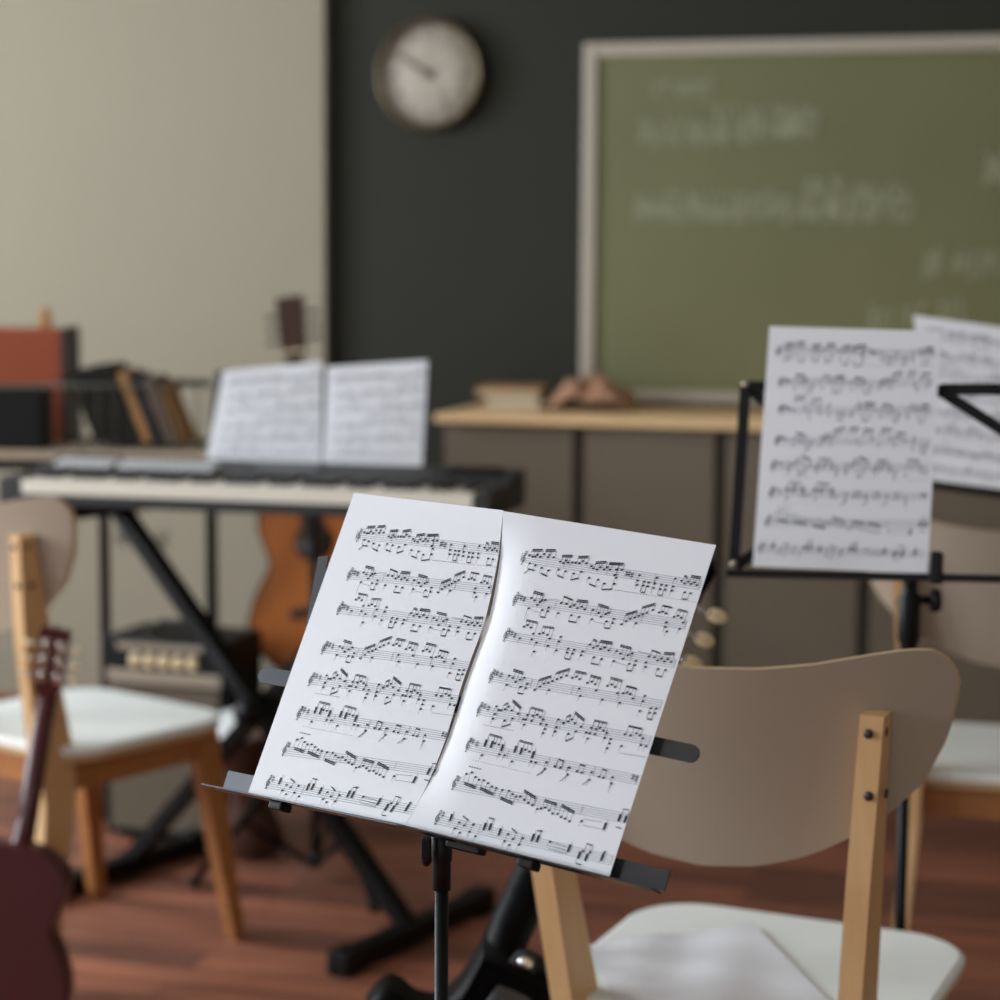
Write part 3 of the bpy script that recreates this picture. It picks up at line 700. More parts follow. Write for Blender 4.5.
# ------------------------------------------------------------------ sheets of music
SCORE=dict(n=[[396,372],[433,379],[459,375],[476,354],[512,370],[541,338],[583,361],[595,337],[640,352],[717,381],[751,392],[771,362],[796,380],[836,373],[870,368],[906,368],[933,342],[972,357],[1028,375],[1052,393],[1090,398],[1116,372],[1157,387],[1178,362],[1213,378],[427,444],[489,454],[558,467],[633,479],[727,456],[799,461],[883,469],[950,442],[1042,484],[1133,488],[1200,512],[1294,500],[1269,369],[1279,416],[1278,366],[1322,364],[1271,421],[1293,444],[1294,498],[1500,434],[1508,473],[1564,434],[1567,469],[1607,434],[1611,469],[1663,435],[1667,474],[1730,435],[1731,474],[1775,435],[1777,472],[1838,432],[1839,470],[1500,384],[1665,381],[1835,361],[1898,369],[1933,388],[1962,365],[1991,383],[2018,363],[2047,383],[1960,465],[2014,464],[552,756],[591,771],[629,809],[649,778],[661,759],[693,752],[558,852],[694,847],[753,848],[749,812],[854,754],[908,753],[952,774],[983,754],[1024,774],[1060,755],[1096,773],[857,849],[989,846],[1066,849],[1194,848],[1176,765],[1237,783],[1270,811],[1307,780],[1331,765],[1337,843],[1397,810],[1398,849],[1482,845],[1517,810],[1545,782],[1583,763],[1614,744],[1644,722],[1678,703],[1725,670],[1612,813],[1789,681],[1819,668],[1852,679],[1883,755],[1887,797],[1913,833],[1935,695],[1967,679],[2002,692],[2032,729],[2019,790],[568,1024],[598,1004],[639,1022],[681,1073],[683,1125],[739,1146],[743,1228],[741,1063],[773,1048],[820,1060],[854,1089],[859,1154],[955,1054],[951,1099],[953,1181],[1062,1145],[1063,1183],[1120,1145],[1116,1181],[1204,1146],[1203,1181],[563,1135],[1253,1074],[1294,1095],[1325,1075],[1362,1096],[1398,1073],[1444,1092],[1328,1178],[1403,1180],[1362,1096],[1397,1076],[1444,1092],[1518,1086],[1560,1103],[1597,1143],[1633,1102],[1666,1081],[1721,1138],[1725,1175],[1670,1174],[1521,1177],[1825,1079],[1877,1077],[1913,1097],[1943,1076],[1976,1096],[2001,1070],[2037,1090],[1816,1136],[1826,1174],[1943,1170],[2011,1167],[575,1482],[617,1496],[656,1525],[693,1498],[730,1475],[776,1525],[774,1563],[720,1560],[577,1567],[867,1563],[905,1525],[936,1491],[975,1478],[1009,1455],[1046,1431],[1081,1408],[1126,1383],[1002,1539],[1187,1392],[1221,1376],[1259,1391],[1344,1410],[1285,1474],[1315,1534],[1344,1410],[1381,1391],[1419,1409],[1446,1458],[1536,1400],[1572,1382],[1609,1397],[1647,1446],[1699,1436],[1732,1422],[1765,1432],[1801,1463],[1529,1527],[1697,1523],[1903,1421],[1901,1470],[1901,1557],[1991,1514],[1993,1555],[2039,1508],[2041,1548],[542,1772],[576,1798],[601,1797],[636,1781],[666,1753],[707,1780],[549,1841],[547,1886],[667,1881],[737,1848],[775,1798],[844,1835],[872,1790],[869,1835],[928,1835],[926,1788],[964,1772],[1002,1786],[1036,1802],[869,1880],[1025,1843],[1083,1839],[1081,1879],[1075,1916],[1184,1844],[1185,1880],[1181,1773],[1239,1792],[1275,1774],[1183,1775],[1239,1797],[1277,1774],[1309,1749],[1346,1775],[1182,1844],[1183,1883],[1315,1878],[1379,1843],[1413,1795],[1508,1786],[1478,1834],[1511,1836],[1561,1834],[1557,1787],[1591,1769],[1630,1787],[1667,1801],[1509,1883],[1663,1846],[1721,1844],[1720,1883],[1715,1928],[1834,1778],[1889,1778],[1933,1750],[1971,1761],[2006,1781],[1837,1883],[2007,1840],[2057,1840],[641,2094],[683,2097],[957,2091],[1000,2098],[547,2218],[716,2178],[772,2176],[861,2215],[1046,2178],[1092,2179],[1194,2156],[1287,2177],[1339,2177],[1196,2213],[1415,2161],[1284,2174],[1342,2177],[1424,2159],[1504,2175],[1553,2178],[1642,2157],[1722,2178],[1765,2178],[1847,2157],[1427,2219],[1641,2223],[1853,2210],[451,2406],[501,2384],[550,2416],[593,2432],[642,2427],[693,2444],[739,2463],[787,2469],[853,2472],[920,2468],[964,2487],[1006,2502],[1046,2491],[1093,2512],[1139,2529],[1186,2539],[1187,2541],[1243,2562],[1276,2551],[1313,2535],[1358,2551],[1399,2571],[1448,2563],[1488,2582],[1532,2588],[1578,2600],[1690,2575],[527,2830],[584,2845],[671,2820],[502,2887],[563,2913],[655,2886],[727,2910],[1038,2827],[1098,2858],[1189,2832],[1023,2893],[1080,2913],[1172,2892],[1793,2816],[1858,2812],[1990,2781],[1458,2805]],
t=[[547,2108],[612,2108],[724,2117],[857,2106],[918,2110],[1043,2117],[2025,2474],[2082,2475],[1917,2572],[429,2806],[788,2811],[842,2804],[950,2825],[1284,2804],[1333,2804],[1654,2819],[1765,2856],[1838,2859],[1982,2827]],
b=[[412,320,510,305,26],[544,302,636,287,26],[717,329,815,314,26],[876,315,971,296,26],[1057,338,1157,317,26],[1191,323,1302,310,26],[395,548,431,509,11],[427,499,494,502,13],[567,517,637,536,13],[732,512,797,524,13],[873,533,946,502,13],[1061,540,1131,553,13],[1196,570,1290,549,13],[1188,327,1323,308,26],[1563,531,1602,527,11],[1728,531,1766,527,11],[1970,315,2060,314,28],[1910,321,1938,329,22],[1953,527,2002,521,11],[554,698,658,707,28],[859,691,954,710,16],[998,708,1101,701,28],[1209,710,1316,722,26],[695,911,746,906,13],[981,904,1056,902,13],[1336,905,1383,899,13],[1492,754,1586,705,24],[1620,667,1728,613,24],[1798,615,1891,618,15],[1946,627,2038,631,19],[572,964,684,967,19],[754,994,862,988,19],[1343,1028,1450,1025,26],[1058,1239,1106,1238,13],[1319,1236,1389,1235,13],[1339,1029,1453,1025,28],[1535,1032,1643,1039,24],[1834,1020,1919,1032,13],[1951,1026,2045,1014,26],[1665,1237,1715,1231,13],[1942,1231,1998,1228,13],[1267,1026,1306,1035,22],[599,1425,702,1436,26],[879,1469,984,1416,24],[1020,1381,1139,1321,24],[1197,1332,1305,1333,22],[709,1618,759,1619,13],[1350,1343,1454,1350,22],[1541,1328,1655,1334,22],[1708,1369,1809,1375,17],[1989,1609,2035,1608,13],[614,1746,649,1720,19],[683,1693,788,1745,26],[885,1721,1010,1727,19],[656,1940,731,1902,13],[1249,1739,1283,1714,17],[1315,1686,1421,1734,26],[1517,1717,1642,1719,19],[1843,1703,1971,1703,17],[1308,1944,1370,1905,13],[561,2026,695,2033,19],[872,2024,1011,2032,19],[1298,2108,1349,2116,11],[1511,2113,1565,2115,11],[1730,2110,1776,2114,11],[1299,2106,1356,2114,11],[455,2490,581,2505,28],[630,2501,774,2528,28],[859,2544,991,2565,28],[1064,2437,1195,2475,26],[1287,2477,1413,2489,26],[1460,2485,1599,2521,28],[2029,2399,2085,2392,9],[2018,2555,2072,2559,9],[545,2769,611,2794,11],[804,2731,861,2732,11],[1056,2772,1122,2802,11],[1800,2748,1860,2751,9],[1301,2741,1355,2737,9],[1760,2929,1814,2928,9],[1327,2733,1357,2732,9]],
l=[[1330,551,1642,542,2,10],[1319,553,2096,533,2,10],[715,739,834,730,3,0],[581,867,681,871,2,0],[1217,866,1325,869,2,0],[1712,1053,1846,1056,3,0],[1534,1183,1661,1192,2,0],[588,1574,713,1575,2,0],[478,1953,785,1951,2,0],[1844,1944,2090,1931,2,0],[470,2277,1085,2281,2,10],[1142,2286,1207,2211,8,0],[1373,2292,1433,2218,5,0],[1591,2278,1642,2217,5,0],[1847,2294,1858,2206,3,0],[453,2337,593,2339,8,10],[1698,2556,1883,2542,3,0],[1715,2607,1904,2601,3,0],[1458,2805,1631,2815,3,0],[1463,2838,1635,2844,4,0],[1466,2865,1637,2869,3,0]],
c=[[339,403],[387,789],[409,1124],[392,1516],[366,1829],[365,2157],[346,2508],[290,2832]],
s=[[1377,388],[1401,384],[1431,395],[424,768],[453,770],[485,778],[439,1102],[469,1104],[505,1118],[418,1481],[450,1483],[491,1492],[393,1790],[426,1791],[470,1802],[386,2115],[417,2118],[464,2131],[2027,2118],[2061,2122],[381,2469],[336,2798]],
st=[[306,404,2077,380],[365,798,2060,744],[390,1138,2078,1093],[370,1524,2073,1469],[352,1837,2087,1786],[348,2163,2085,2133],[335,2527,2116,2467],[275,2850,2102,2832]])

def lerp(a, b, t): return a + (b - a) * t
def sheet(name, label, S0, NU=14, NV=20, group='g', ink=True, detail=True, xm=(1, 0), ym=(1, 0)):
    return sheet_(name, label, S0, NU, NV, group, xm, ym)
def sheet_(name, label, S, NU=14, NV=20, group=None, xm=(1, 0), ym=(1, 0)):
    """one sheet; S(u,v) gives the paper surface, u to the right, v down; the printed notes lie in the same mesh"""
    b = MB()
    def nrm(u, v):
        e = 0.004; u0, v0 = min(max(u, e), 1 - e), min(max(v, e), 1 - e)
        return (S(u0 + e, v0) - S(u0 - e, v0)).cross(S(u0, v0 - e) - S(u0, v0 + e)).normalized()
    f = [S(i / NU, j / NV) for j in range(NV + 1) for i in range(NU + 1)]
    k = [S(i / NU, j / NV) - nrm(i / NU, j / NV) * 0.0004 for j in range(NV + 1) for i in range(NU + 1)]
    w_ = NU + 1; q = [(j * w_ + i, j * w_ + i + 1, (j + 1) * w_ + i + 1, (j + 1) * w_ + i) for j in range(NV) for i in range(NU)]
    b.add(f, q, True); b.add(k, q, True)
    al = f + k; n0 = len(f); rim = []
    for i in range(NU): rim += [(i, i + 1), (NV * w_ + i, NV * w_ + i + 1)]
    for j in range(NV): rim += [(j * w_, (j + 1) * w_), (j * w_ + NU, (j + 1) * w_ + NU)]
    b.add(al, [(a, c, n0 + c, n0 + a) for a, c in rim])
    def pt(x, y, o=0.0005):
        u, v = (x * xm[0] + xm[1]) / 210.0, (y * ym[0] + ym[1]) / 297.0
        return S(u, v) + nrm(min(max(u, 0), 1), min(max(v, 0), 1)) * o
    def poly(ps, o=0.0006): b.add([pt(x, y, o) for x, y in ps], [tuple(range(len(ps)))])
    def line(x0, y0, x1, y1, wd, o=0.00055):
        L_ = math.hypot(x1 - x0, y1 - y0) + 1e-6; n = max(1, int(L_ / 12))
        nx_, ny_ = -(y1 - y0) / L_ * wd / 2, (x1 - x0) / L_ * wd / 2
        for i in range(n):
            a, c = i / n, (i + 1) / n
            xa, ya, xb, yb = lerp(x0, x1, a), lerp(y0, y1, a), lerp(x0, x1, c), lerp(y0, y1, c)
            poly([(xa + nx_, ya + ny_), (xb + nx_, yb + ny_), (xb - nx_, yb - ny_), (xa - nx_, ya - ny_)], o)
    b.mi = 2
    for x0, y0, x1, y1 in SCORE['st']:
        x0, y0, x1, y1 = x0 / 10, y0 / 10, min(x1 / 10, 207.5), y1 / 10
        for r_ in range(-2, 3): line(x0, y0 + r_ * 1.95, x1, y1 + r_ * 1.95, 0.42, 0.0003)
        for f_ in (0.0, 0.26, 0.5, 0.76, 1.0):
            xx, yy = lerp(x0, x1, f_), lerp(y0, y1, f_); line(xx, yy - 3.9, xx, yy + 3.9, 0.45, 0.0003)
    b.mi = 1
    notes = [(x / 10, y / 10) for x, y in SCORE['n']] 
    for x, y in notes:
        poly([(x + 1.35 * math.cos(a) * math.cos(-0.4) - 1.0 * math.sin(a) * math.sin(-0.4), y + 1.35 * math.cos(a) * math.sin(-0.4) + 1.0 * math.sin(a) * math.cos(-0.4)) for a in [2 * PI * k_ / 8 for k_ in range(8)]])
    for x, y in SCORE['t']:
        x /= 10; y /= 10; poly([(x - 1.0, y - 3.2), (x + 1.2, y - 3.2), (x + 1.0, y + 3.2), (x - 1.2, y + 3.2)]); line(x + 1.2, y - 6, x + 1.2, y, 0.35)
    bms = []
    for x0, y0, x1, y1, wd in SCORE['b']:
        x0, y0, x1, y1, wd = x0 / 10, y0 / 10, x1 / 10, y1 / 10, wd / 10; bms.append((x0, y0, x1, y1))
        dx, dy = x1 - x0, y1 - y0
        if wd > 1.7:        # double beams with a hairline between
            h_ = wd / 2
            poly([(x0, y0 - h_), (x1, y1 - h_), (x1, y1 - 0.12), (x0, y0 - 0.12)]); poly([(x0, y0 + 0.25), (x1, y1 + 0.25), (x1, y1 + h_), (x0, y0 + h_)])
        else: poly([(x0, y0 - wd / 2), (x1, y1 - wd / 2), (x1, y1 + wd / 2), (x0, y0 + wd / 2)])
    for x, y in notes + [(a / 10, c / 10) for a, c in SCORE['t']]:
        best = None
        for x0, y0, x1, y1 in bms:
            if x0 - 1.6 <= x <= x1 + 1.6:
                yb = lerp(y0, y1, min(max((x - x0) / max(x1 - x0, 0.1), 0), 1)); d_ = abs(yb - y)
                if d_ < 13 and (best is None or d_ < abs(best - y)): best = yb
        if best is not None:
            sx = 1.0 if best < y else -1.0; line(x + sx, y, x + sx, best, 0.3)
        else: line(x - 1.0, y, x - 1.0, y + 5.0, 0.25)
    for x0, y0, x1, y1, wd, ds in SCORE['l']:
        x0, y0, x1, y1, wd = x0 / 10, y0 / 10, x1 / 10, y1 / 10, max(wd / 10, 0.25)
        if ds:
            n = max(2, int(math.hypot(x1 - x0, y1 - y0) / 2.6))
            for i in range(n): line(lerp(x0, x1, i / n), lerp(y0, y1, i / n), lerp(x0, x1, (i + 0.6) / n), lerp(y0, y1, (i + 0.6) / n), min(wd, 0.9))
        else: line(x0, y0, x1, y1, wd)
    for x, y in SCORE['c']:
        x /= 10; y /= 10
        cp = [(0.6, 6.5), (-1.2, 6.4), (0.2, 5.0), (0.3, -5), (1.6, -6.4), (2.0, -4.2), (-1.8, 0.2), (-1.0, 3.2), (1.9, 2.6), (1.6, 0.1), (-0.2, 0.8), (0.2, 2.0)]
        cs = catmull(cp, 3)
        for (a, c), (d, e) in zip(cs, cs[1:]): line(x + a, y + c, x + d, y + e, 0.62)
    for x, y in SCORE['s']:
        x /= 10; y /= 10
        for s_ in (-0.55, 0.55): line(x + s_, y - 2.9, x + s_, y + 2.9, 0.3); line(x - 1.3, y + s_ * 2 + 0.3, x + 1.3, y + s_ * 2 - 0.4, 0.75)
    o = b.build(name, ['paper', 'ink', 'ink_soft'], merge=False)
    return tag(o, label, 'sheet music', group)

def V3(*a): return Vector(a)
# foreground pair, meeting at a curling spine
SPINE = [(0, (0.003, 1.872, 1.109)), (0.155, (0.001, 1.857, 1.066)), (0.35, (-0.008, 1.837, 1.013)), (0.522, (-0.026, 1.821, 0.967)), (0.735, (-0.044, 1.800, 0.911)), (0.893, (-0.063, 1.785, 0.871)), (1.0, (-0.081, 1.774, 0.843))]
def interp(tab, v):
    v = min(max(v, 0), 1)
    for (a, p), (c, q) in zip(tab, tab[1:]):
        if v <= c:
            t = (v - a) / (c - a); t2 = t
            return Vector(p).lerp(Vector(q), t2)
    return Vector(tab[-1][1])
def smooth_interp(tab, v):
    e = 0.06; return (interp(tab, v - e) + interp(tab, v) * 2 + interp(tab, v + e)) / 4 if e < v < 1 - e else interp(tab, v)
A_TL, A_BL = V3(-0.1400, 1.985, 1.1118), V3(-0.2325, 1.895, 0.8402)
def S_left(u, v):
    le = A_TL.lerp(A_BL, v); re = smooth_interp(SPINE, v) + V3(-0.0045 * math.sin(PI * min(v * 1.05, 1)), 0.004, 0)
    n_ = V3(-0.6, -0.65, 0.45)
    return le.lerp(re, u) + n_ * (0.0025 * math.sin(PI * u) * math.sin(PI * v * 0.9))
B_TL, B_TR, B_BR, B_BL = V3(0.0028, 1.872, 1.1088), V3(0.1854, 1.770, 1.0928), V3(0.0918, 1.667, 0.8307), V3(-0.080, 1.774, 0.8431)
def S_right(u, v):
    p = B_TL.lerp(B_TR, u).lerp(B_BL.lerp(B_BR, u), v)
    s0 = smooth_interp(SPINE, v); st = B_TL.lerp(B_BL, v); dx = s0.x - st.x
    wgt = max(0.0, 1 - u * 210 / 46.0) ** 1.6
    n_ = V3(-0.46, -0.77, 0.45)
    return p + V3(dx, abs(dx) * 0.7, 0) * wgt + n_ * (0.002 * math.sin(PI * u) * math.sin(PI * v))
sheet('music_sheet', 'left printed music sheet of the pair on the foreground stand', S_left, 16, 26, 'music sheets on the foreground stand', xm=(1.06, -9))
sheet('music_sheet', 'right printed music sheet of the pair on the foreground stand, nearest the cream chair back', S_right, 18, 26, 'music sheets on the foreground stand')
def flat_sheet(tl, tr, br, bl, bow=0.0015, curl=0.0):
    tl, tr, br, bl = map(Vector, (tl, tr, br, bl)); n_ = (tr - tl).cross(tl - bl).normalized()
    def S(u, v):
        return tl.lerp(tr, u).lerp(bl.lerp(br, u), v) + n_ * (bow * math.sin(PI * u) * math.sin(PI * v) + curl * (1 - v) ** 3 * u * u)
    return S
sheet('music_sheet', 'single printed music sheet on the wire music stand right of centre',
      flat_sheet((0.3475, 2.7066, 1.2537), (0.5565, 2.6459, 1.2506), (0.5356, 2.5812, 0.9496), (0.3240, 2.6418, 0.9486)), group=None, xm=(1.10, -24), ym=(1.0, -10))
sheet('music_sheet', 'music sheet on the far stand at the right edge, behind the single sheet',
      flat_sheet((0.6734, 3.420, 1.2534), (0.870, 3.353, 1.228), (0.872, 3.228, 0.977), (0.6834, 3.295, 0.9951)), 8, 10, group=None, xm=(1.10, -24), ym=(1.0, -8))
def desk_frame(p, rows):
    m_ = Matrix(rows).to_4x4(); m_.translation = Vector(p); return m_
DK = desk_frame((-0.36, 4.47, 1.0), [(0.9903, 0.0476, -0.1308), (-0.1392, 0.3387, -0.9305), (0, 0.9397, 0.342)])
sheet('music_sheet', 'left music sheet of the pair behind the electronic keyboard',
      flat_sheet(*[DK @ Vector(q) for q in ((-0.250, 0.100, 0.006), (-0.034, 0.126, 0.003), (-0.012, -0.168, 0.003), (-0.277, -0.165, 0.006))], bow=0.003), 8, 10, 'music sheets behind the electronic keyboard', xm=(1.08, -18), ym=(1.0, -8))
sheet('music_sheet', 'right music sheet of the pair behind the electronic keyboard, with rounded upper corner',
      flat_sheet(*[DK @ Vector(q) for q in ((-0.020, 0.113, 0.006), (0.199, 0.130, 0.010), (0.203, -0.168, 0.003), (-0.010, -0.168, 0.003))], bow=0.003), 8, 10, 'music sheets behind the electronic keyboard', xm=(1.08, -18), ym=(1.0, -8))
# loose paper on the chair seat
def S_seat(u, v):
    tl, tr, br, bl = V3(0.118, 2.610, 0), V3(0.340, 2.690, 0), V3(0.405, 2.37, 0), V3(0.152, 2.30, 0)
    p = tl.lerp(tr, u).lerp(bl.lerp(br, u), v)
    return p + V3(0, 0, 0.4585 + 0.006 * (math.sin(5 * u + 3 * v) ** 2) * math.sin(PI * u) + 0.010 * max(0, u - 0.75) * 4 * (1 - v) * 0.4)
b = MB(); NU = NV = 14
f = [S_seat(i / NU, j / NV) for j in range(NV + 1) for i in range(NU + 1)]; k = [p - V3(0, 0, 0.0005) for p in f]
q = [(j * 15 + i, j * 15 + i + 1, (j + 1) * 15 + i + 1, (j + 1) * 15 + i) for j in range(NV) for i in range(NU)]
b.add(f, q, True); b.add(k, q, True); rim = []
for i in range(NU): rim += [(i, i + 1), (NV * 15 + i, NV * 15 + i + 1), (i * 15, (i + 1) * 15), (i * 15 + NU, (i + 1) * 15 + NU)]
b.add(f + k, [(a, c, 225 + c, 225 + a) for a, c in rim])
tag(b.build('loose_paper', 'paper', merge=False), 'blank white sheet of paper lying on the white seat of the front chair', 'paper')

# ------------------------------------------------------------------ music stands
def tripod(t, top, foot_r, angles, hub_z, collar_z, r=0.008):
    """pole, sliding collar, hub and three braced legs; local to the thing at its foot"""
    b = MB(); b.tube([(0, 0, hub_z), (0, 0, top)], r, 12); b.build('pole', 'black_metal', t)
    b = MB(); b.lathe([(r * 1.5, collar_z - 0.02), (r * 1.7, collar_z + 0.02), (r * 1.5, collar_z + 0.03)], 14); b.build('collar', 'black_plastic', t)
    b = MB(); b.lathe([(r * 1.5, hub_z - 0.012), (r * 1.8, hub_z), (r * 1.5, hub_z + 0.02)], 14); b.build('hub', 'black_plastic', t)
    for a, fr_ in angles:
        d = V3(math.cos(R(a)), math.sin(R(a)), 0)
        p0, p1 = d * (r * 1.4) + V3(0, 0, collar_z), d * fr_ + V3(0, 0, 0.012)
        b = MB(); b.tube([p0, p1], 1, flat=(0.009, 0.016, (0, 0, 1))); lg = b.build('leg', 'black_metal', t)
        b = MB(); b.ball(p1, (0.014, 0.014, 0.012), 10); b.build('foot', 'black_plastic', lg)
        b = MB(); b.tube([d * (r * 1.4) + V3(0, 0, hub_z), p0.lerp(p1, 0.58)], 1, flat=(0.006, 0.013, (0, 0, 1))); b.build('brace', 'black_metal', t)
def wire_desk(b, m_, x0, x1, y0, y1, xc, wd=0.010, th=0.004, zo=-0.004):
    b.xf = m_
    def bar(p, q): b.tube([(p[0], p[1], zo), (q[0], q[1], zo)], 1, flat=(wd, th, (0, 0, 1)) if False else (th, wd, (0, 0, 1)))
    for x in (x0, x1): bar((x, y0), (x, y1))
    for xe, s in ((x0, -1), (x1, 1)):
        bar((xe, y1), (xc + s * 0.008, y1 + 0.002)); bar((xe, y1), (xc + s * 0.008, y0 + (y1 - y0) * 0.30)) if s < 0 else bar((xc + 0.008, y1), (xe, y0 + (y1 - y0) * 0.38))
        bar((xe, y0), (xc + s * 0.008, y0 + (y1 - y0) * 0.55)) if s < 0 else bar((xe, y0), (xc + 0.06, y0 + (y1 - y0) * 0.3))

# foreground stand: flat steel desk of two hinged halves
def half_frame(o, xd, top):
    x = xd.normalized(); y = (top - x * top.dot(x)).normalized(); n = x.cross(y)
    m_ = Matrix((x, y, n)).transposed().to_4x4(); m_.translation = o; return m_
P0 = V3(-0.0805, 1.774, 0.8431)
DL = half_frame(P0, P0 - A_BL, A_TL - A_BL); DR = half_frame(P0, B_BR - P0, B_TR - B_BR)
t = thing('music_stand', 'black folding music stand in the foreground holding two music sheets', 'music stand', (-0.0497, 1.812, 0))
tripod(t, 0.80, 0.26, ((200, 0.26), (320, 0.26), (80, 0.26)), 0.06, 0.30, 0.0062)
b = MB(); b.lathe([(0.0085, 0.775), (0.0085, 0.800), (0.0095, 0.802), (0.0095, 0.834)], 18); b.build('desk_socket', 'black_plastic', t)
YZ = Matrix(((1, 0, 0, 0), (0, 0, 1, 0), (0, 1, 0, 0), (0, 0, 0, 1)))
def bar_outline(x0, x1, yc, h, round0, round1, n=8):
    r_ = h / 2
    right = [(x1 - r_ + r_ * math.cos(a), yc + r_ * math.sin(a)) for a in [-PI / 2 + PI * k / n for k in range(n + 1)]] if round1 else [(x1, yc - r_), (x1, yc + r_)]
    left = [(x0 + r_ + r_ * math.cos(a), yc + r_ * math.sin(a)) for a in [PI / 2 + PI * k / n for k in range(n + 1)]] if round0 else [(x0, yc + r_), (x0, yc - r_)]
    return right + left
for F, x0, x1, lft in ((DL, -0.247, 0.0, True), (DR, 0.0, 0.248, False)):
    b = MB(F); b.box((x0, -0.0022, -0.010), (x1, -0.0006, 0.010), bevel=0.0005); b.build('shelf', 'black_sheen', t, world=True)
    b = MB(F); b.prism(bar_outline(x0 + 0.010 if lft else x0, x1 if lft else x1 + 0.002, 0.0095, 0.017, False, False), -0.0115, -0.0095, YZ); b.build('lower_bar', 'black_sheen', t, world=True)
    b = MB(F); b.prism(bar_outline(x0 + 0.010 if lft else x0, x1 if lft else x1 - 0.002, 0.114 if lft else 0.117, 0.0155, lft, not lft), -0.0125, -0.0105, YZ); b.build('middle_bar', 'black_sheen', t, world=True)
    b = MB(F); b.prism(bar_outline(x0 + 0.045 if lft else x0 + 0.05, x1 - 0.05 if lft else x1 - 0.09, 0.215, 0.014, True, True), -0.0165, -0.0145, YZ); b.build('top_bar', 'black_sheen', t, world=True)
    s_ = -1 if lft else 1
    b = MB(F); b.tube([(s_ * 0.165, 0.0, -0.014), (s_ * (0.2015 if lft else 0.15), 0.238, -0.014)], 1, flat=(0.013, 0.002, (0, 0, 1))); b.build('side_arm', 'black_sheen', t, world=True)
D0 = half_frame(P0, B_BR - A_BL, A_TL - A_BL)
b = MB(D0); b.box((0.014, 0.0, -0.038), (0.060, 0.14, -0.036), bevel=0.001); b.build('centre_plate', 'black_sheen', t, world=True)
b = MB(D0); b.box((0.018, -0.006, -0.052), (0.056, 0.022, -0.0385), bevel=0.003); b.build('tilt_bracket', 'black_plastic', t, world=True)
b = MB(); b.box((-0.018, -0.016, 0.806), (-0.009, -0.006, 0.826), bevel=0.002); b.ball((-0.0135, -0.011, 0.806), (0.005, 0.005, 0.007)); b.build('wing_screw', 'black_plastic', t)
for F, xl in ((DL, -0.150), (DR, 0.128)):
    b = MB(F); b.box((xl - 0.008, -0.010, -0.008), (xl + 0.008, -0.0024, 0.008), bevel=0.002); b.build('shelf_clip', 'black_plastic', t, world=True)

# wire stand right of centre
D1 = desk_frame((0.4428, 2.6518, 1.0988), [(0.958, 0.0698, -0.2783), (-0.2868, 0.2157, -0.9334), (-0.0051, 0.974, 0.2267)]) @ Matrix.Scale(1.045, 4)
t = thing('music_stand', 'black wire music stand right of centre holding one music sheet', 'music stand', (0.543, 2.725, 0))
tripod(t, 0.83, 0.27, ((35, 0.27), (155, 0.27), (300, 0.30)), 0.06, 0.32, 0.0075)
b = MB(); b.lathe([(0.0115, 0.812), (0.0115, 0.834), (0.0145, 0.84), (0.0145, 0.898), (0.010, 0.905), (0.010, 0.925)], 18); b.build('desk_socket', 'black_plastic', t)
b = MB(); b.tube([(0, 0, 0.92), (0, -0.03, 0.935), (-0.004, -0.085, 0.965)], 0.009, 10); b.build('neck', 'black_plastic', t)
b = MB(); b.tube([(0.0, 0, 0.894), (0.028, -0.004, 0.894)], 0.006, 10)
b.lathe([(0.0145, -0.006), (0.0165, -0.002), (0.0165, 0.002), (0.0145, 0.006)], 18, Matrix.Translation((0.033, -0.004, 0.894)) @ Matrix.Rotation(PI / 2, 4, 'Y')); b.build('clamp_knob', 'black_plastic', t)
# the desk frame stands a little off the sheet plane, lower edge rising slightly to the right
b = MB(D1); WB = 0.0135
def fbar(b, pts, wd=WB, th=0.004, z=-0.006): b.tube([(x, y, z) for x, y in pts], 1, flat=(wd, th, (0, 0, 1)))
fbar(b, [(-0.131, -0.149), (-0.131, 0.076)]); b.build('side_post', 'black_metal', t, world=True)
b = MB(D1); fbar(b, [(0.331, -0.131), (0.331, 0.085)]); b.build('side_post', 'black_metal', t, world=True)
b = MB(D1); fbar(b, [(-0.131, 0.076), (0.090, 0.080)], z=-0.010); fbar(b, [(-0.131, 0.076), (0.092, -0.085)], z=-0.014); fbar(b, [(-0.131, -0.149), (0.092, 0.02)], z=-0.018); b.build('left_lattice', 'black_metal', t, world=True)
b = MB(D1); fbar(b, [(0.108, 0.079), (0.331, 0.085)]); fbar(b, [(0.108, 0.077), (0.331, -0.058)], z=-0.010); fbar(b, [(0.108, 0.084), (0.108, 0.070)]); b.build('right_lattice', 'black_metal', t, world=True)
b = MB(D1); fbar(b, [(0.080, -0.150), (0.080, 0.080)], wd=0.014, z=-0.020); b.build('centre_plate', 'black_metal', t, world=True)
b = MB(D1); b.box((-0.142, -0.1590, -0.008), (0.340, -0.1505, 0.008), Matrix.Rotation(R(1.9), 4, 'Z')); b.build('shelf', 'black_metal', t, world=True)
b = MB(D1); b.box((0.108, -0.158, -0.014), (0.122, -0.120, 0.012), bevel=0.003); b.build('shelf_clip', 'black_plastic', t, world=True)
for (x, y) in ((-0.131, 0.078), (-0.131, -0.147)):
    b = MB(D1 @ Matrix.Translation((x, y, -0.003))); b.lathe([(0.0045, 0), (0.0045, 0.002), (0.0, 0.003)], 12); b.build('rivet', 'silver_panel', t, world=True)

